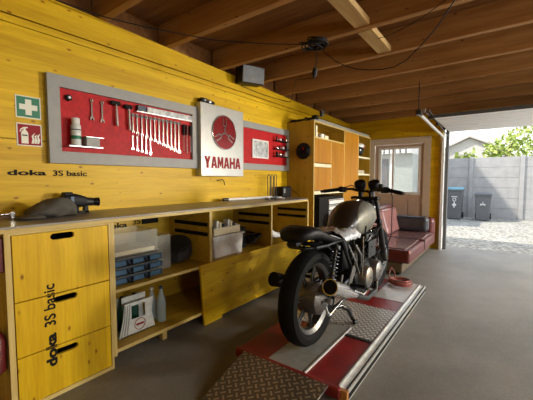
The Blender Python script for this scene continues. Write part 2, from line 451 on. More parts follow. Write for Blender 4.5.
obj('keyhole_plate', B().box(-1.20, -1.17, YB-.03, YB-.018, 1.17, 1.2), 'steel', door)
# ---------- wall shelf face (narrow trim at door jamb)
struct('trim_1', B().box(OX0-.10, OX0-.045, YB-.03, YB+.15, 0, OZ), 'edge_z')
struct('trim_2', B().box(OX0-.01, OX0+.035, YB+.02, YB+.13, 0, OZ+.03), 'seal')

# ---------- sectional overhead door, rolled back under the joists
od = struct('door_2', B().box(OX0+.04, OX1, 4.88, 4.885, 2.085, 2.13), 'seal')
for k in range(5):
    y0 = 4.89+k*.32
    obj('door_section', B().box(OX0+.05, OX1, y0, y0+.306, 2.085, 2.125).box(OX0+.05, OX1, y0+.15, y0+.158, 2.081, 2.09), 'overhead', od, bevel=.006)
    for q in range(1, 3):
        pass
tr = thing('door_track', 'galvanised steel track of the overhead door beside the garage opening', 'door track', (-.87, 6.4, 0))
obj('vertical_rail', B().box(-.895, -.855, 6.40, 6.47, 0, 1.93), 'white', tr)
obj('horizontal_rail', B().tube([(-.875, 6.44, 1.9), (-.875, 6.42, 1.97), (-.875, 6.33, 2.005), (-.872, 5.4, 2.03), (-.87, 4.33, 2.07)], .021, 8), 'track', tr)
obj('hanger', B().box(-.876, -.866, 4.33, 4.345, 2.05, 2.45).box(-.9, -.84, 4.30, 4.42, 2.05, 2.10), 'dull', tr)
obj('spring_cable', B().tube([(-.80, 6.4, 2.0), (-.80, 5.6, 2.06), (-.79, 4.5, 2.13)], .008).tube([(-.82+.012*math.cos(t*.9), 4.5+t*.012, 2.11+.016*math.sin(t*.9)) for t in range(110)], .004, 5), 'dull', tr)
for y in (4.36, 4.9, 5.5, 6.1):
    obj('roller', B().cyl((-.86, y, 2.10), (-.81, y, 2.10), .024, seg=14).box(-.85, -.80, y-.03, y+.03, 2.085, 2.12), 'dull' if y > 4.5 else 'steel', tr)

# ------------------------------------------------------------------ outside
struct('ground_outside', B().box(-14, 14, YB+.1, 32, -.14, -.02), 'gravel')
struct('threshold', B().box(OX0, OX1, YB+.1, YB+.42, -.12, -.004), 'concrete')
fn = thing('garden_fence', 'tall pale grey concrete plank fence with round-topped posts behind the bins', 'fence', (0, 13, -.02))
posts = [-.9+1.37*k for k in range(-4, 8)]
for i, x in enumerate(posts):
    obj('post', B().box(x-.06, x+.06, 12.94, 13.08, -.02, 2.03), 'fence', fn, bevel=.01)
    if i < len(posts)-1:
        pb = B()
        for q in range(6): pb.box(x+.06, posts[i+1]-.06, 12.99, 13.03, -.02+q*.338, -.02+q*.338+.33)
        pb.box(x+.06, posts[i+1]-.06, 13.003, 13.02, -.02, 2.0)
        obj('plank_panel', pb, 'fence', fn, bevel=.006)
def wheelie(name, label, x, y, w, h, lid, g):
    t = thing(name, label, 'bin', (x, y, 0), g)
    d = w*.55
    b = B()
    for z, s in ((.08, .82), (h*.93, 1.0)):
        pass
    vs0 = [(x-w/2*.82, y-d*.8), (x+w/2*.82, y-d*.8), (x+w/2*.82, y+d*.8), (x-w/2*.82, y+d*.8)]
    vs1 = [(x-w/2, y-d), (x+w/2, y-d), (x+w/2, y+d), (x-w/2, y+d)]
    V0 = [b.bm.verts.new((p[0], p[1], -.0)) for p in vs0]; V1 = [b.bm.verts.new((p[0], p[1], h*.92)) for p in vs1]
    for k in range(4): b.bm.faces.new((V0[k], V0[(k+1) % 4], V1[(k+1) % 4], V1[k]))
    b.bm.faces.new(V0); b.bm.faces.new(V1)
    obj('body', b, 'bin_grey', t, bevel=.012)
    obj('rim', B().box(x-w/2-.02, x+w/2+.02, y-d-.02, y+d+.02, h*.88, h*.92), 'bin_grey', t, bevel=.008)
    l = B().loft([(x, y-d-.03, h*.94, w/2+.02, .02), (x, y, h*.965, w/2+.025, .035), (x, y+d+.02, h*.95, w/2+.02, .03)], 20, 5)
    obj('lid', l, lid, t, smooth=True)
    obj('handle_bar', B().cyl((x-w/2, y+d+.05, h*.93), (x+w/2, y+d+.05, h*.93), .015), 'bin_grey', t)
    for s in (-1, 1): obj('wheel', B().cyl((x+s*w*.42, y+d*.8, .1), (x+s*w*.5, y+d*.8, .1), .1), 'black', t)
    return t
t = wheelie('wheelie_bin', 'tall grey wheelie bin with a pale blue lid, nearer the garage wall', -1.26, 12.1, .46, 1.02, 'teal', 'bins by the garden fence')
p = B().prism(circ(-1.25, .62, .055), 'xz', 11.83, 11.84, holes=[circ(-1.25, .62, .035)]).box(-1.265, -1.235, 11.83, 11.84, .36, .56).prism([(-1.32, .46), (-1.25, .38), (-1.18, .46), (-1.25, .52)], 'xz', 11.828, 11.838)
p.box(-1.33, -1.17, 11.82, 11.835, .70, .73)
obj('white_emblem', p, 'bin_mark', t)
t = wheelie('wheelie_bin', 'smaller grey wheelie bin with dark lid and white emblem', -.49, 12.15, .42, .85, 'bin_grey', 'bins by the garden fence')
p = B()
for k in range(3):
    a = PI/2+k*2*PI/3
    p.prism([(-.49+.03*math.cos(a-.5), .5+.03*math.sin(a-.5)), (-.49+.10*math.cos(a), .5+.10*math.sin(a)), (-.49+.03*math.cos(a+.5), .5+.03*math.sin(a+.5))], 'xz', 11.89, 11.90)
p.box(-.56, -.42, 11.89, 11.90, .485, .515)
obj('white_emblem', p, 'bin_mark', t)
# neighbour house (gable) and its roof beyond the fence
h = thing('neighbour_house', 'white gabled house peeking over the grey fence', 'house', (-1.5, 21, 0))
obj('wall', B().prism([(-3.0, -.02), (0, -.02), (0, 2.75), (-1.5, 3.45), (-3.0, 2.75)], 'xz', 20, 26), 'house', h)
obj('roof', B().prism([(-3.2, 2.66), (-1.5, 3.47), (.2, 2.66), (.2, 2.74), (-1.5, 3.56), (-3.2, 2.74)], 'xz', 19.8, 26.2), 'roof_tile', h)
# shed seen through the door window
sh = thing('garden_shed', 'pale grey-green shed with slatted white roof edge beyond the door window', 'shed', (-3.4, 9.8, 0))
obj('wall', B().box(-4.6, -2.02, 9.5, 11, -.02, 1.98), 'shed', sh)
sp = B()
for k in range(18): sp.box(-4.6+k*.145, -4.51+k*.145, 9.3, 11, 1.981+.012*k*0, 2.0+.22)
obj('roof_slats', sp, 'white', sh)
obj('corner_post', B().box(-2.62, -2.55, 9.46, 9.5, -.02, 1.98), 'white', sh)
obj('shed_door', B().box(-2.95, -2.68, 9.47, 9.5, .0, 1.85), 'bin_grey', sh)
def tree(x, y, hgt, r, label, n=1400, seed=1, zlow=.3):
    rnd = random.Random(seed)
    t = thing('leafy_tree', label, 'tree', (x, y, 0), 'trees beyond the fence')
    tk = B().tube([(x, y, -.02), (x+.1, y, hgt*.35), (x, y+.1, hgt*.7)], [.14, .1, .05])
    for k in range(6):
        a = k*1.05; tk.tube([(x+.05, y, hgt*(.3+.06*k)), (x+r*.6*math.cos(a), y+r*.6*math.sin(a), hgt*(.5+.07*k))], [.05, .02], 6)
    obj('trunk', tk, 'bark', t)
    b = bmesh.new()
    for k in range(n):
        while True:
            p = Vector((rnd.uniform(-1, 1), rnd.uniform(-1, 1), rnd.uniform(-1, 1)))
            if .45 < p.length < 1: break
        c = Vector((x+p.x*r*(1+.18*math.sin(5*p.z+seed)), y+p.y*r, hgt*.62+p.z*hgt*.38+.12*math.sin(7*p.x)))
        q = Matrix.Rotation(rnd.uniform(0, 6.3), 3, Vector((rnd.uniform(-1, 1), rnd.uniform(-1, 1), rnd.uniform(-1, 1))).normalized())
        s = rnd.uniform(.07, .14)
        b.faces.new([b.verts.new(c + q @ Vector(v)*s) for v in ((-1, 0, 0), (0, -.55, .12), (1, 0, 0), (0, .55, .12))])
    obj('foliage', b, 'leaf', t)
tree(2.2, 21.3, 6.2, 1.95, 'leafy tree to the right of the white gable, light green', 3400, 3)
tree(.0, 17.6, 3.3, .8, 'low bush-like tree just right of the white gable', 900, 5)
tree(-2.9, 17.6, 3.05, .75, 'small leafy tree showing between door track and white gable', 900, 8)
tree(-1.2, 15.2, 2.42, .6, 'low light-green shrub topping the fence above the bins', 700, 9)
tree(3.4, 17.0, 4.5, 1.4, 'leafy tree furthest right beyond the fence', 1200, 11)

# ------------------------------------------------------------------ workbench
XF = -2.04
bench_end = 3.72
tagw = tag
bt = B().prism([(-2.615, -.9), (-2.03, -.9), (-2.03, 3.64), (-2.045, 3.675), (-2.08, 3.70), (-2.60, 4.06), (-2.615, 4.065)], 'xy', .988, 1.01)
o = tag(obj('worktop', bt, 'bench', bevel=.003), 'long worn grey worktop running along the yellow wall', 'worktop')
o2 = obj('front_edge', B().box(-2.055, -2.022, -.9, 3.655, .976, .998), 'edge', o, bevel=.003)

def lettering(parent, txt, X, Y, Z, w, h, rot=0, bold=0, name='lettering', cut=None, shear=0, mat='print'):
    b = on_wall(text_bm(txt, w, h, bold=bold, shear=shear), X, Y, Z, rot)
    if cut:
        for co, no in cut:
            g = b.bm.verts[:]+b.bm.edges[:]+b.bm.faces[:]
            bmesh.ops.bisect_plane(b.bm, geom=g, plane_co=co, plane_no=no, clear_outer=True)
    if len(b.bm.verts) == 0: return None
    return obj(name, b, mat, parent)
# drawer cabinet
dc = thing('drawer_cabinet', 'yellow three-drawer cabinet at the near end of the workbench', 'cabinet', (-2.3, .78, 0))
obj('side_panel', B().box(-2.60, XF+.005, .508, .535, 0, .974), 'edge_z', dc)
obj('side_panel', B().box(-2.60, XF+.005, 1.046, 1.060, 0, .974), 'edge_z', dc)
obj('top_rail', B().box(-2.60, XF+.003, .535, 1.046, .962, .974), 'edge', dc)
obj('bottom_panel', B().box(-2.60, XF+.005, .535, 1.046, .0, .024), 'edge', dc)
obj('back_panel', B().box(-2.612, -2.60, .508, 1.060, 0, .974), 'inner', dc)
zs = [(.028, .298), (.303, .600), (.606, .960)]
slots = [(.778, .262), (.783, .568), (.778, .932)]
for (z0, z1), (cy, cz) in zip(zs, slots):
    d = obj('drawer_front', B().prism(rect(.540, 1.040, z0, z1), 'yz', -2.055, -2.033, holes=[stad(cy, cz-.002, .125, .036)]), 'panel_z', dc, bevel=.001)
    bx = B().box(-2.58, -2.056, .55, .562, z0+.01, z1-.06).box(-2.58, -2.056, 1.02, 1.032, z0+.01, z1-.06).box(-2.58, -2.056, .55, 1.032, z0+.008, z0+.02).box(-2.58, -2.57, .55, 1.032, z0+.01, z1-.06)
    obj('drawer_box', bx, 'black', d)
    for txt, Z0, L, bo in (('doka', .188, .192, .045), ('3S basic', .425, .24, .02)):
        # reads upward: text x -> +Z, text y -> -Y
        lettering(d, txt, -2.0329, .727, Z0, L, .056 if txt == 'doka' else .058, rot=PI/2, bold=bo,
                  cut=[((0, 0, z1), (0, 0, 1)), ((0, 0, z0), (0, 0, -1))])
tag(obj('red_box', B().box(-2.09, -2.045, .45, .508, .775, .955), 'red_dark', bevel=.006), 'dark red box fixed to the near side of the drawer cabinet', 'box')
ex = B().lathe([(.03, .24), (.05, .26), (.052, .42), (.035, .46), (.015, .48)], (-2.085, .4565, 0), 'z', 20)
tag(obj('red_canister', ex, 'red_dark', smooth=True), 'dark red canister at the lower near side of the drawer cabinet', 'canister')

# open shelving under the worktop
su = thing('shelf_unit', 'open yellow shelving under the worktop between drawers and cupboard', 'shelving', (-2.3, 2.4, 0))
def divider(y, z0=.0, th=.027, rails=True):
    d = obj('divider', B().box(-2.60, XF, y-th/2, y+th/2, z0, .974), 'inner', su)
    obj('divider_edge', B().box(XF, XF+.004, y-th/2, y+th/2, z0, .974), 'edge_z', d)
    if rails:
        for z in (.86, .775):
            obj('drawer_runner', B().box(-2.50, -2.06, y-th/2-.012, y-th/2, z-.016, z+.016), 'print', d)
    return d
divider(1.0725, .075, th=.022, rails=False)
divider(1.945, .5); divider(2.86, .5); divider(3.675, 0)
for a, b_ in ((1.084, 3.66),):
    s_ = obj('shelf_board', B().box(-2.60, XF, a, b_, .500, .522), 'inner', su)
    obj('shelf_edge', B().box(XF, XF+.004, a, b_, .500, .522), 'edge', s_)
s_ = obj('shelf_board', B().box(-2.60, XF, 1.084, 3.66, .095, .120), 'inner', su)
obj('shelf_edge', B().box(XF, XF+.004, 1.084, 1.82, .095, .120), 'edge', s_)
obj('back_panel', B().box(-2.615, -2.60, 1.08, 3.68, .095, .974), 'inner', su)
obj('foot_post', B().box(-2.14, -2.10, 1.48, 1.52, 0, .095), 'edge_z', su)
obj('foot_post', B().box(-2.56, -2.50, 1.48, 1.52, 0, .095), 'edge_z', su)
b_ = lettering(su, 'doka', -2.599, 1.30, .845, .20, .045, bold=.03)
lettering(su, '3S', -2.599, 1.55, .86, .075, .048, bold=.012)
obj('dark_plate', B().box(-2.599, -2.585, 1.64, 1.80, .855, .915), 'print', su)
pn = B().prism([(1.80, .535), (1.842, .004), (2.05, .004), (2.055, .03), (3.70, .03), (3.70, .535)], 'yz', -2.034, -2.012)
tag(obj('sliding_panel', pn, 'panel_y', bevel=.002), 'large yellow wooden panel covering the lower shelving beside the motorcycle', 'panel')

# blue small-parts cases, 3 high x 3 slots each
for q in range(3):
    z = .523+q*.062
    lab = ['lowest', 'middle', 'topmost'][q]
    t = thing('organiser_case', f'{lab} of the three stacked blue organiser cases on the shelf', 'case', (-2.25, 1.31, z), 'stacked blue organiser cases')
    obj('case_body', B().box(-2.45, -2.11, 1.092, 1.50, z, z+.05), 'blue', t, bevel=.006)
    obj('case_lid', B().box(-2.45, -2.10, 1.09, 1.502, z+.05, z+.06), 'clear', t, bevel=.003)
    for k in range(3):
        y = 1.155+k*.135
        obj('latch', B().box(-2.11, -2.098, y-.045, y+.045, z+.008, z+.042), 'blue_pale', t, bevel=.003)
        if k < 2: obj('carry_handle', B().tube([(-2.10, y+.045, z+.04), (-2.085, y+.055, z+.01), (-2.085, y+.08, z+.005), (-2.10, y+.09, z+.04)], .006, 6), 'black', t)
def open_box(x0, x1, y0, y1, z0, z1, th=.004):
    return B().box(x0, x1, y0, y1, z0, z0+th).box(x0, x0+th, y0, y1, z0, z1).box(x1-th, x1, y0, y1, z0, z1).box(x0, x1, y0, y0+th, z0, z1).box(x0, x1, y1-th, y1, z0, z1)
t = thing('clear_bin', 'clear plastic bin standing on the blue organiser cases', 'bin', (-2.28, 1.3, .71))
obj('bin_body', open_box(-2.42, -2.14, 1.095, 1.48, .709, .87), 'clear', t)
obj('bin_rim', B().prism(rect(-2.425, -2.135, 1.09, 1.485), 'xy', .868, .876, holes=[rect(-2.415, -2.145, 1.10, 1.475)]), 'clear', t)
obj('bin_contents', B().box(-2.41, -2.15, 1.13, 1.46, .715, .745), 'cream', t)
t = thing('clear_bin', 'tall clear plastic box behind the blue organiser cases', 'bin', (-2.35, 1.6, .522))
obj('bin_body', open_box(-2.50, -2.22, 1.52, 1.66, .5225, .80), 'clear', t)
obj('bin_contents', B().box(-2.49, -2.23, 1.53, 1.65, .53, .66), 'dull', t)
t = thing('tool_bag', 'black bag slumped on the shelf behind the clear boxes', 'bag', (-2.38, 1.8, .522))
obj('bag_body', B().loft([(-2.36, 1.68, .565, .08, .042), (-2.36, 1.73, .58, .15, .057), (-2.37, 1.80, .595, .17, .072), (-2.38, 1.86, .63, .17, .107), (-2.38, 1.90, .635, .15, .11), (-2.38, 1.922, .62, .12, .09)], 16, 2.8), 'bag', t, smooth=True)
obj('bag_strap', B().tube([(-2.23, 1.72, .6), (-2.20, 1.76, .66), (-2.20, 1.83, .68), (-2.22, 1.88, .61)], .008), 'bag', t)
# lower compartment: bottle pack
t = thing('bottle_carrier', 'white cardboard bottle carrier with a round red emblem on the bottom shelf', 'carrier', (-2.2, 1.3, .12))
bb = B().prism([(1.155, .121), (1.445, .121), (1.415, .25), (1.43, .36), (1.20, .36), (1.185, .25)], 'yz', -2.145, -2.14, holes=[rect(1.25, 1.36, .235, .335)])
bb.prism([(1.155, .121), (1.445, .121), (1.43, .36), (1.20, .36)], 'yz', -2.30, -2.295)
bb.box(-2.30, -2.14, 1.16, 1.44, .121, .128)
obj('carton', bb, 'paper', t)
obj('carton_handle', B().box(-2.225, -2.215, 1.22, 1.41, .33, .385), 'paper', t)
for k in range(3):
    obj('carton_stripe', B().prism([(1.165+k*.022, .13), (1.173+k*.022, .13), (1.200+k*.016, .24), (1.208+k*.018, .35), (1.200+k*.018, .35), (1.192+k*.016, .24)], 'yz', -2.14, -2.138), 'grey_frame', t)
obj('round_emblem', B().prism(circ(1.315, .185, .044), 'yz', -2.14, -2.137, holes=[circ(1.315, .185, .040)]).box(-2.14, -2.137, 1.285, 1.345, .178, .192), 'sign_red', t)
def bottle(x, y, z, r, hh, mat, label, g, capmat='blue'):
    t = thing('bottle', label, 'bottle', (x, y, z), g)
    obj('bottle_body', B().lathe([(r*.9, 0), (r, .01), (r, hh*.55), (r*.85, hh*.65), (r*.4, hh*.82), (r*.35, hh*.93)], (x, y, z), 'z', 18), mat, t, smooth=True)
    obj('bottle_cap', B().cyl((x, y, z+hh*.93), (x, y, z+hh), r*.4, seg=14), capmat, t)
bottle(-2.18, 1.53, .1205, .036, .28, 'bottle', 'clear bottle with blue cap right of the white carrier', 'bottles on the bottom shelf')
bottle(-2.27, 1.505, .1205, .036, .26, 'bottle', 'clear bottle standing behind the blue-capped bottle', 'bottles on the bottom shelf', 'white')
bottle(-2.22, 1.125, .1205, .032, .27, 'teal_bottle', 'dark green bottle left of the white carrier', 'bottles on the bottom shelf', 'black')
for k, y in enumerate((1.24, 1.34)):
    bottle(-2.255, y, .129, .033, .255, 'teal_bottle', ['left', 'right'][k]+' dark bottle inside the white bottle carrier', 'bottles in the white carrier', 'black')
# white storage bin
t = thing('storage_bin', 'white plastic storage bin on the middle shelf beside the divider', 'bin', (-2.22, 2.26, .522))
obj('bin_body', B().prism([(2.075, .523), (2.455, .523), (2.475, .715), (2.055, .715)], 'yz', -2.36, -2.12), 'white', t, bevel=.006)
obj('bin_rim', B().box(-2.37, -2.11, 2.045, 2.485, .712, .728), 'white', t, bevel=.004)
t2 = thing('parts_tray', 'pale tray of loose parts on top of the white storage bin', 'tray', (-2.24, 2.26, .73))
obj('tray', open_box(-2.36, -2.13, 2.07, 2.44, .729, .80), 'cream', t2)
for k in range(9):
    y = 2.1+k*.038; obj('loose_part', B().box(-2.20-.01*(k % 3), -2.16, y, y+.028, .735, .81+.018*((k*7) % 4)), ['steel', 'white', 'cream', 'dull'][k % 4], t2)
# black machine & cables
t = thing('cable_heap', 'black charger and tangled cables right of the white storage bin', 'cables', (-2.3, 2.68, .522))
obj('charger', B().box(-2.36, -2.22, 2.535, 2.65, .523, .745), 'black', t, bevel=.015)
rnd = random.Random(4)
cb_ = B()
for k in range(6):
    cx, cy, R = -2.24+rnd.uniform(-.04, .04), 2.70+rnd.uniform(-.04, .05), rnd.uniform(.06, .11)
    q = Matrix.Rotation(rnd.uniform(-.5, .5), 3, 'X') @ Matrix.Rotation(rnd.uniform(-.5, .5), 3, 'Y')
    cb_.torus((cx, cy, .585+k*.008), R, .009, 'z', 28, 7, rot=q)
obj('cable', cb_, 'black', t, smooth=True)
t = thing('crumpled_sheet', 'crumpled white sheet lying on the shelf behind the seat tail', 'sheet', (-2.2, 3.1, .522))
g = bmesh.new(); rnd = random.Random(9); W = 12; vv = []
for i in range(W):
    vv.append([g.verts.new((-2.42+i*.032, 2.92+j*.05, .55+.15*max(0, 1-j/7)*abs(math.sin(i*.5+.4))+rnd.uniform(0, .02))) for j in range(W)])
for i in range(W-1):
    for j in range(W-1): g.faces.new((vv[i][j], vv[i+1][j], vv[i+1][j+1], vv[i][j+1]))
o = obj('sheet', g, 'white', t, smooth='all'); md = o.modifiers.new('s', 'SOLIDIFY'); md.thickness = .004

# ------------------------------------------------------------------ things on the worktop
zt = 1.0105
t = thing('cloth_cap', 'crumpled dark grey cloth cap on the near end of the worktop', 'cap', (-2.38, .84, zt))
rnd = random.Random(77)
def lumpy(b, amp):
    from mathutils import noise
    for v in b.bm.verts:
        v.co += noise.noise_vector(v.co*16)*amp + noise.noise_vector(v.co*38)*amp*.45
        v.co.z = max(v.co.z, zt)
    return b
ring = []
for i in range(15):
    u = i/14; y = .70+u*.31; e = math.sin(PI*u)**.5
    ring.append((-2.42, y, zt+.004+.074*e*(.55+.45*u), .02+.085*e, .004+.074*e*(.55+.45*u)))
obj('crown', lumpy(B().loft(ring, 34, 2.1), .014), 'fabric', t, smooth='all')
obj('brim', lumpy(B().loft([(-2.38, .655, zt+.012, .05, .006), (-2.38, .68, zt+.014, .08, .008), (-2.38, .72, zt+.016, .095, .010), (-2.38, .78, zt+.016, .10, .010)], 22, 2.2), .006), 'fabric', t, smooth='all')
t = thing('power_tool', 'black handheld power tool with a round snout beside the grey cap', 'power tool', (-2.48, 1.05, zt))
obj('motor_body', B().loft([(-2.47, .945, zt+.085, .03, .03), (-2.47, .96, zt+.09, .045, .046), (-2.47, 1.03, zt+.09, .048, .05), (-2.47, 1.065, zt+.085, .045, .045), (-2.46, 1.10, zt+.08, .036, .036)], 18, 4), 'black', t, smooth=True)
obj('collar', B().cyl((-2.46, 1.09, zt+.08), (-2.455, 1.15, zt+.076), .031), 'dull', t, smooth=True)
obj('snout', B().cyl((-2.455, 1.145, zt+.076), (-2.45, 1.195, zt+.074), .027, .034), 'black_gloss', t, smooth=True)
obj('top_block', B().box(-2.50, -2.44, .955, 1.015, zt+.125, zt+.152), 'black', t, bevel=.008)
obj('blue_badge', B().box(-2.424, -2.420, .99, 1.01, zt+.08, zt+.12), 'blue_pale', t)
obj('battery_foot', B().box(-2.51, -2.43, .965, 1.05, zt, zt+.05), 'black', t, bevel=.01)
obj('stand_leg', B().box(-2.48, -2.44, 1.09, 1.115, zt, zt+.055).box(-2.48, -2.44, 1.05, 1.12, zt, zt+.012), 'black', t)
t = thing('clamp', 'small red and chrome clamp at the near left of the worktop', 'clamp', (-2.42, .62, zt))
obj('clamp_bar', B().box(-2.45, -2.435, .52, .665, zt+.006, zt+.016), 'red_dark', t)
obj('clamp_jaw', B().box(-2.46, -2.42, .645, .665, zt, zt+.045).cyl((-2.44, .60, zt+.03), (-2.44, .675, zt+.03), .007), 'chrome', t)
tb = B().cyl((-2.50, 2.66, zt+.02), (-2.40, 3.36, zt+.02), .016, seg=16)
t = thing('tube_lamp', 'white fluorescent tube lying along the back of the worktop', 'tube lamp', (-2.48, 2.9, zt))
obj('tube', tb, 'white', t, smooth=True)
obj('end_cap', B().cyl((-2.51, 2.59, zt+.02), (-2.50, 2.66, zt+.02), .016), 'dull', t)
t = thing('bottle_rack', 'upright steel wire rack on the far end of the worktop', 'rack', (-2.48, 3.4, zt))
for k in range(3):
    y = 3.42+k*.075
    obj('wire_loop', B().tube([(-2.5, y, zt), (-2.5, y, zt+.29), (-2.5, y+.012, zt+.31), (-2.5, y+.04, zt+.31), (-2.5, y+.052, zt+.29), (-2.5, y+.052, zt)], .0055, 8), 'dull', t)
obj('rack_base', B().box(-2.53, -2.47, 3.40, 3.65, zt, zt+.012), 'steel', t)
t = thing('radio', 'small black radio at the far end of the worktop by the cupboard', 'radio', (-2.48, 3.79, zt))
obj('case', B().box(-2.54, -2.43, 3.68, 3.90, zt+.005, zt+.15), 'black', t, bevel=.015)
obj('front_badge', B().box(-2.43, -2.425, 3.70, 3.73, zt+.06, zt+.12), 'steel', t)
for (xx, yy) in ((-2.52, 3.70), (-2.45, 3.70), (-2.52, 3.88), (-2.45, 3.88)): obj('foot', B().cyl((xx, yy, zt), (xx, yy, zt+.008), .008, seg=10), 'rubber', t)
obj('antenna', B().cyl((-2.44, 3.89, zt+.12), (-2.20, 3.76, zt+.012), .0035, seg=6), 'black', t)
for k, (y, x, m_, la) in enumerate(((3.12, -2.33, 'steel', 'small steel socket bit lying before the wire rack'), (3.22, -2.30, 'black', 'small black screwdriver before the wire rack'), (3.33, -2.31, 'red_dark', 'small red-handled tool before the wire rack'), (3.42, -2.30, 'white', 'small white cap lying nearest the radio'))):
    t = thing(['socket', 'screwdriver', 'pliers', 'white_cap'][k], la, 'tool' if k < 3 else 'cap', (x, y, zt))  # the last one is a small bottle cap
    if k == 0: obj('socket_body', B().cyl((x, y, zt+.014), (x+.04, y+.03, zt+.014), .014), m_, t)
    elif k == 1:
        obj('handle', B().cyl((x, y, zt+.013), (x+.03, y+.08, zt+.013), .013, .011), m_, t); obj('blade', B().cyl((x+.03, y+.08, zt+.013), (x+.05, y+.16, zt+.012), .004), 'steel', t)
    elif k == 2:
        obj('handles', B().tube([(x, y, zt+.008), (x+.03, y+.05, zt+.008), (x+.03, y+.09, zt+.008)], .008).tube([(x+.05, y-.01, zt+.008), (x+.04, y+.05, zt+.008), (x+.035, y+.09, zt+.008)], .008), m_, t); obj('jaws', B().box(x+.02, x+.045, y+.09, y+.13, zt, zt+.014), 'steel', t)
    else: obj('cap_body', B().lathe([(.02, 0), (.02, .02), (.016, .026)], (x, y, zt), 'z', 16), m_, t)

# ------------------------------------------------------------------ wall signs and lettering
WX = XW+.001
o_ = lettering(wall_left, 'doka', WX, .69, 1.281, .225, .038, bold=.035)
lettering(wall_left, '3S basic', WX, .955, 1.279, .235, .041, bold=.024)
t = thing('first_aid_sign', 'green first aid sign with white cross on the yellow wall', 'sign', (XW, .82, 1.67))
obj('sign_plate', B().box(WX, XW+.004, .750, .896, 1.668, 1.816), 'sign_white', t)
f_ = B().prism(rect(.757, .889, 1.675, 1.809), 'yz', XW+.004, XW+.0052)
obj('green_field', f_, 'green', t)
cy, cz, a, w_ = .823, 1.742, .052, .018
obj('white_cross', B().prism([(cy-w_, cz-a), (cy+w_, cz-a), (cy+w_, cz-w_), (cy+a, cz-w_), (cy+a, cz+w_), (cy+w_, cz+w_), (cy+w_, cz+a), (cy-w_, cz+a), (cy-w_, cz+w_), (cy-a, cz+w_), (cy-a, cz-w_), (cy-w_, cz-w_)], 'yz', XW+.0052, XW+.0062), 'sign_white', t)
t = thing('fire_extinguisher_sign', 'red sign with white extinguisher and flame below the first aid sign', 'sign', (XW, .82, 1.48))
obj('sign_plate', B().box(WX, XW+.004, .750, .896, 1.481, 1.632), 'sign_white', t)
obj('red_field', B().prism(rect(.757, .889, 1.488, 1.625), 'yz', XW+.004, XW+.0052), 'sign_red', t)
ic = B().prism([(.775, 1.497), (.815, 1.497), (.815, 1.568), (.806, 1.585), (.784, 1.585), (.775, 1.568)], 'yz', XW+.0052, XW+.0062)
ic.prism([(.789, 1.585), (.801, 1.585), (.801, 1.597), (.815, 1.603), (.813, 1.609), (.788, 1.606), (.772, 1.592), (.766, 1.575), (.772, 1.573), (.778, 1.588), (.789, 1.596)], 'yz', XW+.0052, XW+.0062)
obj('extinguisher_symbol', ic, 'sign_white', t)
fl = B()
for k in range(3):
    y = .832+k*.016
    fl.prism([(y, 1.50), (y+.012, 1.50), (y+.020, 1.525), (y+.012, 1.545), (y+.022, 1.575-.01*(k % 2)), (y+.002, 1.55), (y+.006, 1.53)], 'yz', XW+.0052, XW+.0062)
obj('flame_symbol', fl, 'sign_white', t)
obj('symbol_band', B().box(XW+.0062, XW+.007, .78, .81, 1.548, 1.556), 'print', t)

# ------------------------------------------------------------------ tool boards
t = thing('tool_board', 'large red tool board in a grey frame on the yellow wall', 'tool board', (XW, 1.6, 1.37))
obj('frame', B().prism(rect(.925, 2.288, 1.37, 2.0), 'yz', XW+.001, XW+.045, holes=[rect(1.005, 2.22, 1.458, 1.915)]), 'grey_frame', t, bevel=.002)
obj('back_board', B().box(XW+.001, XW+.018, 1.005, 2.22, 1.458, 1.915), 'red', t)
t = thing('tool_board', 'smaller red tool board in a grey frame right of the silver emblem panel', 'tool board', (XW, 3.6, 1.37))
obj('frame', B().prism(rect(2.985, 4.07, 1.38, 1.98), 'yz', XW+.001, XW+.035, holes=[rect(3.03, 4.02, 1.46, 1.90)]), 'grey_frame', t, bevel=.002)
obj('back_board', B().box(XW+.001, XW+.015, 3.03, 4.02, 1.46, 1.90), 'red', t)
RX = XW+.0185          # face of the red board

def spanner(y, ztop, L, label, g, s=1.0, x=RX, mat='chrome'):
    b = B(); w_ = .0055*s
    b.box(x+.006, x+.011, y-w_, y+w_, ztop-L+.016*s, ztop-.014*s)
    b.prism(circ(y, ztop-.012*s, .0125*s, 14), 'yz', x+.004, x+.013, holes=[circ(y, ztop-.012*s, .0065*s, 8)])
    zb = ztop-L+.012*s; r = .0145*s
    b.prism([(y-r, zb+.004), (y-r*.5, zb+r), (y+r*.5, zb+r), (y+r, zb+.004), (y+r*.85, zb-r*.95), (y+r*.38, zb-r*.8), (y+r*.34, zb+r*.05), (y-r*.34, zb+r*.05), (y-r*.38, zb-r*.8), (y-r*.85, zb-r*.95)], 'yz', x+.004, x+.013)
    o = tag(obj('spanner', b, mat, bevel=.001), label, 'spanner', g)
    return o
ords = ['first', 'second', 'third', 'fourth', 'fifth', 'sixth', 'seventh', 'eighth', 'ninth', 'tenth', 'eleventh', 'twelfth', 'thirteenth', 'fourteenth', 'fifteenth']
spanner(1.232, 1.878, .165, 'short spanner hanging alone at upper left of the red board', 'single short spanners', 1.15)
spanner(1.312, 1.876, .170, 'short spanner hanging just left of the hammers on the red board', 'single short spanners', 1.15)
row = [1.575, 1.615, 1.66, 1.705, 1.745, 1.79, 1.835, 1.88, 1.925, 1.97, 2.015, 2.06]
lens = [.17, .18, .19, .20, .215, .225, .24, .255, .265, .285, .30, .31]
for k, (y, L) in enumerate(zip(row, lens)):
    spanner(y, 1.822-(.0 if k > 3 else -.004), L, f'chrome spanner, {ords[k]} from left in the long row of the red board', 'long row of spanners on the red board', .95+k*.045)
for k in range(5):
    spanner(1.568+k*.043, 1.635, .125+.008*k, f'small spanner, {ords[k]} from left in the short lower row', 'short lower row of spanners', .85)
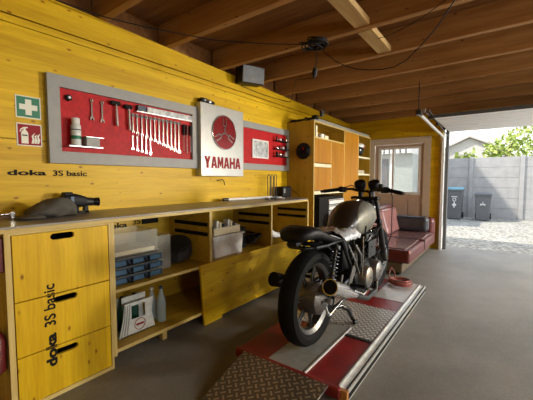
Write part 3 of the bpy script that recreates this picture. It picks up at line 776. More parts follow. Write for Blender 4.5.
def hammer(y, zt_, L, label, headw=.06):
    t = thing('hammer', label, 'hammer', (RX+.02, y, zt_-L), 'hammers on the red board')
    obj('handle', B().cyl((RX+.022, y+.008, zt_-.01), (RX+.022, y+.012, zt_-L), .0085, .011, seg=12), 'steel', t)
    obj('head', B().box(RX+.008, RX+.038, y-headw/2, y+headw/2, zt_-.035, zt_-.002), 'print', t, bevel=.006)
    obj('hook', B().tube([(RX, y, zt_-.038), (RX+.03, y, zt_-.04), (RX+.04, y, zt_-.03)], .003, 6), 'steel', t)
hammer(1.415, 1.895, .20, 'dark-headed hammer, left one of the two on the red board', .08)
hammer(1.525, 1.885, .21, 'dark-headed hammer, right one next to the spanners', .07)
for k, (y, L, m_) in enumerate(((2.115, .23, 'black'), (2.155, .25, 'red_dark'), (2.20, .24, 'black'))):
    t = thing('screwdriver', ['black-handled screwdriver right of the spanner row', 'dark red-handled screwdriver between two black ones', 'black-handled screwdriver nearest the frame edge'][k], 'screwdriver', (RX+.02, y, 1.52), 'screwdrivers on the red board')
    obj('handle', B().cyl((RX+.018, y, 1.80), (RX+.018, y, 1.70), .013, .011, seg=12), m_, t)
    obj('blade', B().cyl((RX+.018, y, 1.70), (RX+.018, y, 1.80-L-.03), .0045, seg=8), 'chrome', t)
t = thing('tool_rail', 'blue and silver shelf rail across the upper right of the red board', 'rail', (RX, 1.9, 1.84))
obj('rail', B().box(RX, RX+.035, 1.60, 2.21, 1.838, 1.848), 'steel', t)
obj('rail_face', B().box(RX+.033, RX+.036, 1.70, 2.21, 1.848, 1.895), 'skin_pic', t)
obj('blue_case', B().box(RX, RX+.034, 1.61, 1.69, 1.849, 1.90), 'blue', t, bevel=.004)
sr = B().box(RX, RX+.016, 1.56, 2.09, 1.800, 1.808)
tag(obj('spanner_hook_strip', sr, 'dull'), 'thin metal hook strip carrying the long row of spanners', 'hook strip')
t = thing('star_wheel', 'black and silver knob at the upper left corner of the red board', 'knob', (RX, 1.067, 1.83))
obj('knob_base', B().prism([(1.067+.026*math.cos(k*PI/6)*(1 if k % 2 else .72), 1.852+.026*math.sin(k*PI/6)*(1 if k % 2 else .72)) for k in range(12)], 'yz', RX, RX+.02), 'print', t)
obj('knob_centre', B().cyl((RX+.02, 1.067, 1.852), (RX+.03, 1.067, 1.852), .009), 'steel', t)
t = thing('shelf_bracket', 'small grey bracket shelf at the lower left of the red board', 'shelf', (RX, 1.15, 1.49))
obj('shelf_plate', B().box(RX, RX+.09, 1.03, 1.27, 1.492, 1.50), 'steel', t)
t = thing('spray_can', 'white spray can with dark print on the red board shelf', 'spray can', (RX+.045, 1.095, 1.50))
obj('can', B().lathe([(.030, 0), (.033, .005), (.033, .15), (.022, .168)], (RX+.045, 1.095, 1.5005), 'z', 22), 'paper', t, smooth=True)
obj('can_cap', B().lathe([(.027, .165), (.027, .20), (.024, .205)], (RX+.045, 1.095, 1.5005), 'z', 20), 'white', t, smooth=True)
obj('print_band', B().lathe([(.0335, .05), (.0335, .075)], (RX+.045, 1.095, 1.5005), 'z', 22, ), 'green', t)
obj('print_band', B().lathe([(.0335, .115), (.0335, .122)], (RX+.045, 1.095, 1.5005), 'z', 22), 'print', t)
t = thing('parts_box', 'small grey box beside the spray can on the red board shelf', 'box', (RX+.04, 1.2, 1.50))
obj('box_body', B().box(RX+.005, RX+.075, 1.155, 1.255, 1.5005, 1.570), 'grey_frame', t, bevel=.003)
obj('box_lid', B().box(RX+.002, RX+.08, 1.15, 1.285, 1.571, 1.577), 'steel', t)

# right board contents
t = thing('framed_picture', 'small white-framed picture on the right red board', 'picture', (XW, 3.39, 1.53))
obj('frame', B().prism(rect(3.215, 3.56, 1.535, 1.775), 'yz', XW+.016, XW+.03, holes=[rect(3.235, 3.54, 1.555, 1.755)]), 'white', t)
obj('print', B().box(XW+.016, XW+.022, 3.235, 3.54, 1.555, 1.755), 'skin_pic', t)
for k, z in enumerate((1.585, 1.685, 1.80)):
    t = thing('wall_shelf', ['lowest', 'middle', 'topmost'][k]+' dark shelf ledge on the right red board', 'shelf', (XW+.05, 3.85, z), 'shelf ledges on the right red board')
    obj('ledge', B().box(XW+.015, XW+.10, 3.69, 3.98, z-.012, z), 'black', t)
    rnd = random.Random(k+20)
    for q in range(4):
        y = 3.72+q*.075; hh = rnd.uniform(.03, .065); r = rnd.uniform(.012, .022)
        mm = ['black', 'chrome', 'red_dark', 'white'][(q+k) % 4]
        w_ = ['black', 'chrome', 'dark red', 'white'][(q+k) % 4]
        tag(obj('small_pot', B().lathe([(r*.9, 0), (r, .004), (r, hh*.7), (r*.7, hh)], (XW+.06, y, z+.0005), 'z', 14), mm, smooth=True),
            f'small {w_} pot on the {["lowest","middle","topmost"][k]} ledge of the right red board', 'pot', 'pots on the ledges of the right red board')

# silver emblem sign
SX = XW+.09
t = thing('emblem_sign', 'silver box sign with round emblem and red YAMAHA lettering', 'sign', (XW, 2.63, 1.29))
obj('box', B().box(XW+.001, SX, 2.292, 2.962, 1.292, 2.055), 'silver_board', t, bevel=.004)
CY, CZ = 2.635, 1.775
obj('emblem_rim', B().prism(circ(CY, CZ, .190, 48), 'yz', SX, SX+.014, holes=[circ(CY, CZ, .180, 48)]), 'chrome', t, bevel=.003)
obj('emblem_disc', B().prism(circ(CY, CZ, .180, 48), 'yz', SX, SX+.006), plain('emblem_red', (.22, .006, .008), .22, .3), t)
fk = B()
for k in range(3):
    a = PI/2+k*2*PI/3
    R_ = Matrix.Rotation(a-PI/2, 2)
    def P(l): return [(CY+(R_ @ Vector(p))[0], CZ+(R_ @ Vector(p))[1]) for p in l]
    fk.prism(P(rect(-.007, .007, 0, .07)), 'yz', SX+.006, SX+.011)
    fk.prism(P([(-.030, .160), (-.030, .085), (-.018, .068), (.018, .068), (.030, .085), (.030, .160), (.018, .160), (.018, .09), (.012, .082), (-.012, .082), (-.018, .09), (-.018, .160)]), 'yz', SX+.006, SX+.011)
obj('tuning_forks', fk, 'chrome', t)
BL = {'Y': [[(0, 1), (.36, 1), (.5, .72), (.64, 1), (1, 1), (.67, .42), (.67, 0), (.33, 0), (.33, .42)]],
      'A': [[(0, 0), (.30, 1), (.70, 1), (1, 0), (.70, 0), (.64, .2), (.36, .2), (.30, 0)], [(.41, .38), (.59, .38), (.5, .74)]],
      'M': [[(0, 0), (0, 1), (.30, 1), (.5, .52), (.70, 1), (1, 1), (1, 0), (.74, 0), (.74, .56), (.58, .16), (.42, .16), (.26, .56), (.26, 0)]],
      'H': [[(0, 0), (0, 1), (.3, 1), (.3, .63), (.7, .63), (.7, 1), (1, 1), (1, 0), (.7, 0), (.7, .38), (.3, .38), (.3, 0)]]}
for k, ch in enumerate('YAMAHA'):
    f = lambda l: [(2.335+k*.0965+u*.088, 1.378+v*.125) for u, v in l]
    obj('letter', B().prism(f(BL[ch][0]), 'yz', SX, SX+.003, holes=[f(q) for q in BL[ch][1:]]), 'sign_red', t)
t = thing('small_engine_part', 'black and silver mechanical part standing on top of the silver sign', 'machine part', (XW+.05, 2.4, 2.055))
obj('part_body', B().box(XW+.02, XW+.08, 2.32, 2.40, 2.056, 2.105).cyl((XW+.05, 2.40, 2.08), (XW+.05, 2.52, 2.08), .018), 'black', t, bevel=.004)
obj('part_gear', B().cyl((XW+.05, 2.43, 2.085), (XW+.05, 2.46, 2.085), .026, seg=12).cyl((XW+.09, 2.36, 2.08), (XW+.08, 2.36, 2.08), .012), 'steel', t)
tag(obj('wall_hook', B().tube([(XW+.001, 2.60, 1.245), (XW+.03, 2.62, 1.25), (XW+.035, 2.66, 1.255), (XW+.03, 2.69, 1.23), (XW+.03, 2.70, 1.19)], .005, 8), 'print'), 'small black hook on the wall below the silver sign', 'hook')
# loudspeaker
t = thing('loudspeaker', 'grey loudspeaker mounted where the wall meets the joists', 'loudspeaker', (XW+.12, 3.05, 2.40))
qq = Matrix.Translation((XW+.14, 3.03, 2.485)) @ Matrix.Rotation(math.radians(-24), 4, 'Z') @ Matrix.Rotation(math.radians(6), 4, 'Y')
b = B().box(-.09, .09, -.15, .15, -.10, .10); b.xf(qq); obj('cabinet', b, 'black', t, bevel=.012)
b = B().box(.09, .105, -.14, .14, -.093, .093); b.xf(qq); obj('grille', b, plain('speaker_grille', (.16, .17, .18), .6, bump=.4), t, bevel=.006)
obj('bracket', B().box(XW+.001, XW+.06, 2.92, 2.96, 2.42, 2.46), 'black', t)

# ------------------------------------------------------------------ tall cupboard
CX = -2.17; Y0, Y1, Y2, Y3, Y4 = 4.08, 4.65, 5.15, 5.80, 6.44
cu = thing('wall_cupboard', 'tall yellow shelf cupboard between workbench and back door', 'cupboard', (-2.4, 5.3, 0))
def vert(y, z0=0, z1=2.09, th=.022):
    v = obj('upright_panel', B().box(XW+.002, CX-.004, y-th/2, y+th/2, z0, z1), 'cup_side', cu)
    obj('panel_edge', B().box(CX-.004, CX, y-th/2, y+th/2, z0, z1), 'edge_z', v)
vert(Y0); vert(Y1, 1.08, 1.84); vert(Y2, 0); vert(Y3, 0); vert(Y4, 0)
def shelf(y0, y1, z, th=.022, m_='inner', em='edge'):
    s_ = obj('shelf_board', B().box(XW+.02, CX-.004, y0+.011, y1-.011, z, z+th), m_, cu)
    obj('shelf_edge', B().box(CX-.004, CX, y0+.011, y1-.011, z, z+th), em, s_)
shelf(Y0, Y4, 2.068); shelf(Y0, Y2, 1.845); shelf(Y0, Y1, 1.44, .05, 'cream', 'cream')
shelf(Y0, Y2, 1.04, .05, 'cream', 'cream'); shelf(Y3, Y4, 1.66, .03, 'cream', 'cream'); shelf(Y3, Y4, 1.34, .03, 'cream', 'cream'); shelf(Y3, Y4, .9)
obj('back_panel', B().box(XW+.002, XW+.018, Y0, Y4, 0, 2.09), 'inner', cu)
d = obj('cupboard_door', B().box(CX-.016, CX+.002, Y0+.012, Y1-.012, 1.10, 1.435), 'orange', cu)
obj('door_handle', B().tube([(CX+.002, Y1-.06, 1.16), (CX+.025, Y1-.06, 1.17), (CX+.025, Y1-.06, 1.22), (CX+.002, Y1-.06, 1.23)], .006, 8), 'white', d)
d = obj('cupboard_door', B().box(CX-.016, CX+.002, Y1+.012, Y2-.012, 1.10, 1.84), 'orange', cu)
d = obj('cupboard_door', B().box(CX-.016, CX+.002, Y0+.012, Y1-.012, 1.50, 1.84), 'orange', cu)
d = obj('cupboard_door', B().box(CX-.016, CX+.002, Y2+.012, Y3-.012, .05, 2.065), 'orange', cu)
# items on cupboard shelves
for k, (y, w_, hh, m_, la, nm_) in enumerate(((4.14, .045, .16, 'black', 'dark jar at the near end of the cupboard top shelf', 'jar'), (4.20, .05, .17, 'cream', 'tall cream carton on the cupboard top shelf', 'carton'), (4.30, .03, .13, 'white', 'thin white bottle on the cupboard top shelf', 'bottle'), (4.38, .10, .075, 'white', 'low white box on the cupboard top shelf', 'box'), (4.50, .12, .06, 'cream', 'flat cream box on the cupboard top shelf', 'box'))):
    if k in (0, 2): b = B().lathe([(w_*.5, 0), (w_*.5, hh*.7), (w_*.3, hh*.85), (w_*.3, hh)], (CX-.08, y, 1.868), 'z', 14)
    else: b = B().box(CX-.14, CX-.04, y, y+w_, 1.868, 1.868+hh)
    tag(obj(nm_, b, m_, smooth=(k in (0, 2)), bevel=.003), la, nm_)
t = thing('helmet', 'dark helmet with white and red flash on the far cupboard shelf', 'helmet', (CX-.15, 6.1, 1.69))
obj('shell', B().sph((CX-.15, 6.08, 1.83), .14, (1, 1.05, .98), 24), 'black_gloss', t, smooth='all')
obj('flash', B().sph((CX-.115, 6.10, 1.895), .11, (1, 1.25, .62), 20), 'white', t, smooth='all')
obj('red_stripe', B().sph((CX-.075, 6.14, 1.885), .08, (1, 1.2, .42), 18), 'hose', t, smooth='all')
for k in range(3):
    tag(obj('folded_cloth', B().loft([(CX-.15, 5.86, 1.376+k*.024, .11, .009), (CX-.15, 6.0, 1.381+k*.024, .13, .0115), (CX-.15, 6.2, 1.381+k*.024, .12, .0115), (CX-.15, 6.28, 1.376+k*.024, .10, .009)], 16, 3), ['white', 'cream', 'white'][k], smooth=True), ['lowest white', 'middle cream', 'topmost white'][k]+' folded cloth on the far cupboard shelf', 'cloth', 'folded cloths in the cupboard')
# on top of the cupboard
tag(obj('aluminium_profile', B().prism([(CX-.02, 2.091), (CX-.10, 2.091), (CX-.10, 2.14), (CX-.02, 2.14)], 'xz', 4.12, 6.42), 'grey_frame', bevel=.004), 'long grey metal profile lying on the cupboard top', 'metal profile')
t = thing('folded_tripod', 'folded black tripod lying across the near end of the cupboard top', 'tripod', (-2.35, 4.14, 2.09))
for k in range(3): obj('leg', B().cyl((-2.58, 4.12+k*.03, 2.115+.012*k), (-2.18, 4.13+k*.03, 2.13), .014, .018), 'print', t)
obj('head', B().box(-2.24, -2.16, 4.12, 4.20, 2.12, 2.17), 'black', t, bevel=.01)
obj('clip', B().box(-2.34, -2.30, 4.10, 4.2, 2.10, 2.15), 'dull', t)
t = thing('potted_plant', 'little grey-green plant cutting standing on the cupboard top', 'plant', (-2.15, 4.22, 2.09))
lf = bmesh.new(); rnd = random.Random(3)
for k in range(26):
    a = rnd.uniform(0, 6.3); l_ = rnd.uniform(.03, .07); z = 2.17+rnd.uniform(0, .10); p0 = Vector((-2.14+rnd.uniform(-.02, .02), 4.28+rnd.uniform(-.02, .02), z))
    dd = Vector((math.cos(a), math.sin(a), rnd.uniform(-.1, .6)))*l_; s_ = dd.cross(Vector((0, 0, 1))).normalized()*.012
    lf.faces.new([lf.verts.new(p) for p in (p0, p0+dd*.5+s_, p0+dd, p0+dd*.5-s_)])
obj('leaves', lf, plain('grey_green_leaf', (.12, .15, .08), .7), t)
obj('pot', B().lathe([(.025, 0), (.035, .06), (.03, .06)], (-2.14, 4.28, 2.092+.07), 'z', 14).bm and B().lathe([(.025, .0), (.034, .075)], (-2.14, 4.24, 2.162), 'z', 14), 'dull', t)
# round black coil on cupboard side
t = thing('round_black_coil', 'round black coil hanging on the near side of the cupboard', 'coil', (-2.37, 4.05, 1.5))
cc = B()
for k in range(4): cc.torus((-2.33, 4.047-.006*k, 1.665), .105-.013*k, .0125, 'y', 36, 8)
obj('coil', cc, 'black', t, smooth='all')
obj('hub', B().cyl((-2.33, 4.066, 1.665), (-2.33, 4.03, 1.665), .055), 'print', t)
obj('red_dot', B().cyl((-2.32, 4.03, 1.70), (-2.32, 4.026, 1.70), .018), 'sign_red', t)
# tool chest in the cupboard opening
t = thing('tool_chest', 'black tool chest with a stack of white drawers under the cupboard shelf', 'tool chest', (-2.15, 4.6, 0))
obj('chest_body', B().box(-2.56, -2.10, 4.12, 4.42, .02, 1.0).box(-2.56, -2.12, 4.42, 4.98, .02, 1.0), 'print', t, bevel=.006)
for k in range(10):
    z = .10+k*.087
    d = obj('drawer', B().box(-2.12, -2.09, 4.43, 4.97, z, z+.072), 'white', t, bevel=.004)
    obj('drawer_grip', B().box(-2.09, -2.075, 4.45, 4.95, z+.056, z+.066), 'dull', d)

# ------------------------------------------------------------------ sofa
so = thing('leather_sofa', 'red leather sofa with glossy seat standing before the back door', 'sofa', (-1.4, 5.2, 0))
obj('base', B().box(-1.78, -1.02, 4.36, 6.3, .03, .172), 'sofa_base', so, bevel=.02)
for (x, y) in ((-1.08, 4.42), (-1.08, 6.22), (-1.72, 4.42), (-1.72, 6.22)): obj('foot', B().cyl((x, y, 0), (x, y, .05), .03), 'black', so)
o = obj('seat_cushion', B().box(-1.66, -.92, 4.32, 6.12, .17, .342), 'leather_red', so, bevel=.04)
o.modifiers['bevel'].segments = 5
o = obj('seat_top_pad', B().box(-1.62, -.99, 4.38, 5.22, .330, .354).box(-1.62, -.97, 5.25, 6.06, .330, .354), plain('red_leather_with_sheen', (.16, .085, .082), .2, var=.12, coat=.2), so, bevel=.012)  # pads paler than the seat, its pinkish sheen painted into their colour
bk = B().box(-1.86, -1.62, 4.36, 6.3, .15, .80); 
o = obj('backrest', bk, 'leather_red', so, bevel=.07); o.modifiers['bevel'].segments = 5
bb = B().box(-.06, .06, -.42, .42, -.21, .21)
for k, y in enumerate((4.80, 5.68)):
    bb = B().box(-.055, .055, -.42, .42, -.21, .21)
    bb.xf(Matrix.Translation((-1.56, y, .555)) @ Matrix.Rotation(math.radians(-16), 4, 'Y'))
    o = obj('back_cushion', bb, 'leather_glare', so, bevel=.045); o.modifiers['bevel'].segments = 5
o = obj('armrest', B().box(-1.80, -.94, 6.14, 6.36, .10, .60), 'leather_red', so, bevel=.08); o.modifiers['bevel'].segments = 5
obj('seat_strap', B().box(-1.60, -.915, 5.225, 5.245, .340, .358).box(-.925, -.915, 5.225, 5.245, .2, .35), 'black', so)
o = tag(obj('bolster_cushion', B().loft([(-1.56, 0, 0, .1, .1)]*1+[( -1.56, .01, 0, .1, .1)], 12).bm and B().box(-1.56, -1.0, 5.95, 6.135, .356, .625), 'leather_black', bevel=.07), 'black leather cushion leaning on the far armrest of the sofa', 'cushion'); o.modifiers['bevel'].segments = 5

# ------------------------------------------------------------------ motorcycle lift
DZ_ = .12         # the motorcycle is modelled at 1:1.044 and then set on the deck (top at DK)
K = 1.044; DK = .070
lf_ = thing('motorcycle_lift', 'low red lift platform with steel tread plates under the motorcycle', 'lift', (-1.07, 2.7, 0))
obj('deck', B().box(-1.468, -.722, 1.66, 3.90, .02, DK-.004), 'red_paint', lf_, bevel=.004)
obj('front_beam', B().box(-1.475, -.70, 1.632, 1.668, .012, DK+.004), 'red_paint', lf_, bevel=.008)
obj('underframe', B().box(-1.42, -.80, 1.75, 3.8, .0, .02), 'black', lf_)
obj('wheel_channel', B().box(-1.215, -.938, 1.67, 2.41, DK-.005, DK-.0005), plain('grey_channel', (.30, .30, .275), .3, .2), lf_)
obj('channel_lip', B().box(-.942, -.932, 1.67, 2.41, DK-.004, DK+.005), 'white', lf_)
obj('tread_insert', B().box(-1.45, -1.22, 2.30, 2.95, DK-.005, DK).box(-.930, -.735, 2.30, 2.95, DK-.005, DK).box(-1.22, -.930, 2.415, 2.95, DK-.005, DK), 'tread', lf_)
obj('insert_edge', B().box(-.930, -.735, 2.265, 2.297, DK-.005, DK+.002), 'dull', lf_)
obj('deck_glare_sheet', B().box(-1.03, -.735, 3.22, 3.89, DK-.005, DK-.0005), plain('pale_glare_sheet', (.50, .49, .47), .3, .3), lf_)  # pale sheet stands for the door's glare on the glossy red deck
rl = B().box(-.722, -.714, 1.68, 3.90, .004, DK+.004).box(-.714, -.668, 1.68, 3.90, .004, DK-.012).box(-.668, -.660, 1.68, 3.90, .0, DK-.006)
obj('side_rail', rl, 'track', lf_)
obj('rail_slot', B().box(-.680, -.672, 1.68, 3.90, DK-.0122, DK-.010).box(-.6602, -.6585, 1.68, 3.9, .012, .042), 'print', lf_)
obj('rail_core', B().box(-.722, -.662, 1.655, 1.68, .0, DK-.008), 'card', lf_)
rp = B(); vs_ = [rp.bm.verts.new(p) for p in ((-1.40, 1.638, DK+.003), (-.770, 1.638, DK+.003), (-.79, 1.15, .006), (-1.325, 1.15, .006), (-1.40, 1.638, DK-.006), (-.770, 1.638, DK-.006), (-.79, 1.15, .001), (-1.325, 1.15, .001))]
for f in ((0, 1, 2, 3), (4, 5, 6, 7), (0, 1, 5, 4), (1, 2, 6, 5), (2, 3, 7, 6), (3, 0, 4, 7)): rp.bm.faces.new([vs_[i] for i in f])
obj('ramp', rp, 'tread_brown', lf_)
obj('ramp_edge', B().tube([(-.768, 1.638, DK), (-.788, 1.15, .005)], .004, 6), 'steel', lf_)

# ------------------------------------------------------------------ motorcycle
BX = -1.045
mc = thing('motorcycle', 'stripped black motorcycle with worn grey tank standing on the red lift', 'motorcycle', (BX, 2.6, DZ_))
AY, FY, R = 1.915, 3.34, .324
AZ = DZ_+.005+R
def wheel(name, y, z, R, w, x=BX, front=False):
    prof = [(R-.085, -w*.36), (R-.055, -w*.50), (R-.022, -w*.46), (R-.006, -w*.28), (R, 0), (R-.006, w*.28), (R-.022, w*.46), (R-.055, w*.50), (R-.085, w*.36)]
    ty = obj(name, B().lathe(prof, (x, y, z), 'x', 64, closed=True), 'rubber', mc, smooth=True)
    rr = R-.082
    rp = [(rr, -w*.36), (rr+.006, -w*.38), (rr+.010, -w*.33), (rr-.012, -w*.27), (rr-.022, 0), (rr-.012, w*.27), (rr+.010, w*.33), (rr+.006, w*.38), (rr, w*.36), (rr-.03, w*.22), (rr-.035, 0), (rr-.03, -w*.22)]
    obj('rim', B().lathe(rp, (x, y, z), 'x', 64, closed=True), plain('dark_rim', (.10, .095, .09), .35, .8), ty, smooth=True)
    for k in range(7):
        a = k*2*PI/7+.3
        sp = B()
        for s in (-1, 1):
            d0 = Vector((0, math.cos(a+s*.25), math.sin(a+s*.25)))*.055; d1 = Vector((0, math.cos(a+s*.05), math.sin(a+s*.05)))*(rr-.02)
            sp.tube([Vector((x, y, z))+d0, Vector((x, y, z))+d1], [.008, .006], 6)
        obj('spoke', sp, 'dull', ty)
    return ty
rw = wheel('rear_wheel', AY, AZ, R, .125)
# drum brake plate + axle (right side), sprocket left
obj('brake_drum', B().lathe([(.0, .125), (.03, .122), (.07, .108), (.098, .09), (.105, .06), (.105, -.04), (.05, -.06)], (BX, AY, AZ), 'x', 40), 'cast', rw, smooth=True)
obj('axle', B().cyl((BX-.15, AY, AZ), (BX+.165, AY, AZ), .012).cyl((BX+.15, AY, AZ), (BX+.165, AY, AZ), .021, seg=6), 'steel', mc)
obj('brake_arm', B().tube([(BX+.11, AY+.02, AZ-.05), (BX+.125, AY+.05, AZ-.12)], .008).tube([(BX+.125, AY+.05, AZ-.12), (BX+.13, AY+.40, AZ-.05)], .004), 'chrome', mc)
obj('rear_sprocket', B().prism(circ(AY, AZ, .10, 40), 'yz', BX-.10, BX-.094), 'steel', mc)
fw = wheel('front_wheel', FY, AZ+.0, R, .10, front=True)
for s in (-1, 1):
    obj('brake_disc', B().prism(circ(FY, AZ, .14, 40), 'yz', BX+s*.075-.003, BX+s*.075+.003, holes=[circ(FY, AZ, .08, 30)]), 'chrome', fw)
obj('hub', B().cyl((BX-.09, FY, AZ), (BX+.09, FY, AZ), .05), 'cast', fw)
# swingarm
for s in (-1, 1):
    obj('swingarm', B().tube([(BX+s*.10, AY-.05, AZ), (BX+s*.105, AY+.1, AZ+.01), (BX+s*.10, 2.40, AZ+.03)], .021, 12), 'black_gloss', mc)
    # shock absorber
    p0, p1 = Vector((BX+s*.138, AY+.03, AZ+.07)), Vector((BX+s*.125, AY+.16, .80))
    d = (p1-p0); L = d.length; dn = d.normalized(); u = dn.orthogonal().normalized(); v = dn.cross(u)
    sh_ = obj('shock_absorber', B().cyl(p0, p0+d*.45, .017).cyl(p0+d*.3, p1, .011).cyl(p0+d*.12, p0+d*.16, .033).cyl(p0+d*.90, p0+d*.97, .030), 'dull', mc, smooth=True)
    n = 9*14; pts = [p0+d*(.16+.74*k/n)+(u*math.cos(2*PI*9*k/n)+v*math.sin(2*PI*9*k/n))*.028 for k in range(n+1)]
    obj('spring', B().tube(pts, .0045, 7), plain('spring_steel', (.10, .11, .13), .3, .9), sh_, smooth=True)
obj('chain_guard', B().prism([(AY-.08, AZ+.13), (AY+.1, AZ+.155), (2.35, AZ+.10), (2.35, AZ+.08), (AY+.1, AZ+.12), (AY-.08, AZ+.115)], 'yz', BX-.115, BX-.085), 'black', mc)
# frame
fr = B()
for s in (-1, 1):
    fr.tube([(BX+s*.10, 1.80, .82), (BX+s*.105, 1.95, .81), (BX+s*.11, 2.18, .815), (BX+s*.11, 2.42, .80), (BX+s*.08, 2.75, .86), (BX+s*.03, 3.02, .93)], .014, 10)
    fr.tube([(BX+s*.11, 2.20, .81), (BX+s*.12, 2.32, .62), (BX+s*.12, 2.42, .46), (BX+s*.12, 2.46, .32), (BX+s*.11, 2.80, .28), (BX+s*.10, 2.93, .34), (BX+s*.05, 3.02, .70), (BX+s*.02, 3.05, .86)], .015, 10)
    fr.tube([(BX+s*.11, 2.42, .80), (BX+s*.12, 2.42, .48)], .012, 8)
fr.tube([(BX-.11, 2.2, .81), (BX+.11, 2.2, .81)], .012); fr.tube([(BX-.10, 1.80, .82), (BX-.06, 1.75, .82), (BX+.06, 1.75, .82), (BX+.10, 1.80, .82)], .013)
fr.tube([(BX-.12, 2.44, .40), (BX+.12, 2.44, .40)], .016)
obj('frame', fr, 'black_gloss', mc, smooth=True)
obj('steering_head', B().cyl((BX, 3.06, .84), (BX, 2.97, 1.06), .032), 'black_gloss', mc)
# inner rear mudguard, battery box
mg = bmesh.new(); ring = []
for k in range(15):
    a = math.radians(35+k*4.6); row_ = []
    for j, (dx, dr) in enumerate(((-.07, .0), (-.06, .018), (0, .026), (.06, .018), (.07, .0))):
        rr = R+.030+dr
        row_.append(mg.verts.new((BX+dx, AY+rr*math.cos(a), AZ+rr*math.sin(a))))
    ring.append(row_)
for k in range(14):
    for j in range(4): mg.faces.new((ring[k][j], ring[k+1][j], ring[k+1][j+1], ring[k][j+1]))
o = obj('rear_mudguard', mg, 'black', mc, smooth='all'); o.modifiers.new('s', 'SOLIDIFY').thickness = .004
obj('battery_box', B().box(BX-.085, BX+.085, 2.28, 2.41, .55, .79), 'black', mc, bevel=.01)
# seat tail cowl
tl = B().loft([(BX, 1.665, .895, .035, .02), (BX, 1.675, .897, .080, .034), (BX, 1.71, .908, .108, .043), (BX, 1.78, .914, .120, .046), (BX, 1.85, .905, .124, .043), (BX, 1.93, .878, .126, .037), (BX, 2.02, .850, .126, .030), (BX, 2.14, .824, .124, .022), (BX, 2.30, .808, .12, .016), (BX, 2.42, .812, .10, .015)], 28, 2.8)
obj('seat_tail', tl, 'black', mc, smooth='all')
obj('seat_piping', B().tube([(BX+.131, 1.95, .885), (BX+.132, 2.04, .86), (BX+.130, 2.12, .835), (BX+.126, 2.2, .82)], .004, 6), 'steel', mc)
obj('tail_lamp', B().box(BX-.035, BX+.035, 1.68, 1.74, .835, .866), 'black', mc, bevel=.008)
# crumpled film on the seat
g = bmesh.new(); rnd = random.Random(12); vv = []
for i in range(15):
    vv.append([g.verts.new((BX-.16+i*.0229, 2.14+j*.022, .865+rnd.uniform(-.012, .022)-.00*i-.10*max(0, abs(i-7)/7-.72)*2)) for j in range(15)])
for i in range(14):
    for j in range(14): g.faces.new((vv[i][j], vv[i+1][j], vv[i+1][j+1], vv[i][j+1]))
o = tag(obj('crumpled_film', g, 'wrap', smooth='all'), 'crumpled silvery plastic film lying on the motorcycle seat', 'plastic film'); o.modifiers.new('s', 'SOLIDIFY').thickness = .003
# tank
TK = [(BX, 2.35, .845, .05, .03), (BX, 2.365, .85, .085, .055), (BX, 2.42, .875, .118, .095), (BX, 2.52, .905, .142, .135), (BX, 2.64, .92, .155, .152), (BX, 2.78, .93, .156, .145), (BX, 2.88, .935, .140, .120), (BX, 2.94, .945, .105, .080), (BX, 2.96, .945, .06, .045)]
tk = obj('fuel_tank', B().loft(TK, 32, 2.5), 'tank_dark', mc, smooth='all')
# bare metal side panels: raised oval patches following the tank side
for s in (-1, 1):
    g = bmesh.new(); rows = []
    def sec(y):
        for a, b_ in zip(TK, TK[1:]):
            if a[1] <= y <= b_[1]:
                f = (y-a[1])/(b_[1]-a[1]); return [a[i]*(1-f)+b_[i]*f for i in range(5)]
        return TK[-1]
    for i in range(13):
        y = 2.47+i*.033; c = sec(y); row_ = []
        e = math.sqrt(max(.02, 1-((i-6)/6.3)**2))
        for j in range(11):
            a = math.radians(6 + (j-5)*11*e); ca, sa = math.cos(a), math.sin(a)
            row_.append(g.verts.new((BX+s*(c[3]+.002)*abs(ca)**(2/2.5), y, c[2]+(c[4]+.002)*math.copysign(abs(sa)**(2/2.5), sa))))
        rows.append(row_)
    for i in range(12):
        for j in range(10): g.faces.new((rows[i][j], rows[i+1][j], rows[i+1][j+1], rows[i][j+1]))
    obj('bare_metal_side', g, 'tank_worn', tk, smooth='all')
obj('filler_cap', B().lathe([(.032, 0), (.034, .01), (.03, .018), (.01, .02)], (BX, 2.74, 1.065), 'z', 24), 'chrome', tk, smooth=True)
# engine
en = obj('crankcase', B().loft([(BX, 2.40, .42, .10, .09), (BX, 2.45, .42, .14, .125), (BX, 2.62, .43, .155, .135), (BX, 2.78, .44, .15, .125), (BX, 2.88, .44, .12, .10)], 24, 4), 'dull', mc, smooth=True)
for k, y in enumerate((2.55, 2.80)):
    for s in (-1, 1):
        obj('side_cover', B().lathe([(.0, .215), (.055, .212), (.082, .200), (.092, .18), (.100, .12)], (BX, y, .465-.005*k), (Vector((s, 0, 0)), Vector((0, 1, 0)), Vector((0, 0, 1))), 32), 'cast', en, smooth=True)
        obj('cover_bolt', B().cyl((BX+s*.21, y, .465), (BX+s*.222, y, .465), .008, seg=6), 'steel', en)
for s in (-1, 1):
    fb = B()
    for k in range(9):
        z = .58+k*.019; fb.prism([(2.60+k*.004, BX+s*.07-.062), (2.60+k*.004, BX+s*.07+.062), (2.76+k*.004, BX+s*.07+.062), (2.76+k*.004, BX+s*.07-.062)][::1] and rect(BX+s*.07-.062, BX+s*.07+.062, 2.60+k*.004, 2.76+k*.004), 'xy', z, z+.006)
    fb.cyl((BX+s*.07, 2.68, .54), (BX+s*.07, 2.71, .76), .048)
    obj('cylinder', fb, 'dull', en)
obj('cylinder_head', B().box(BX-.15, BX+.15, 2.62, 2.80, .752, .80), 'dull', en, bevel=.012)
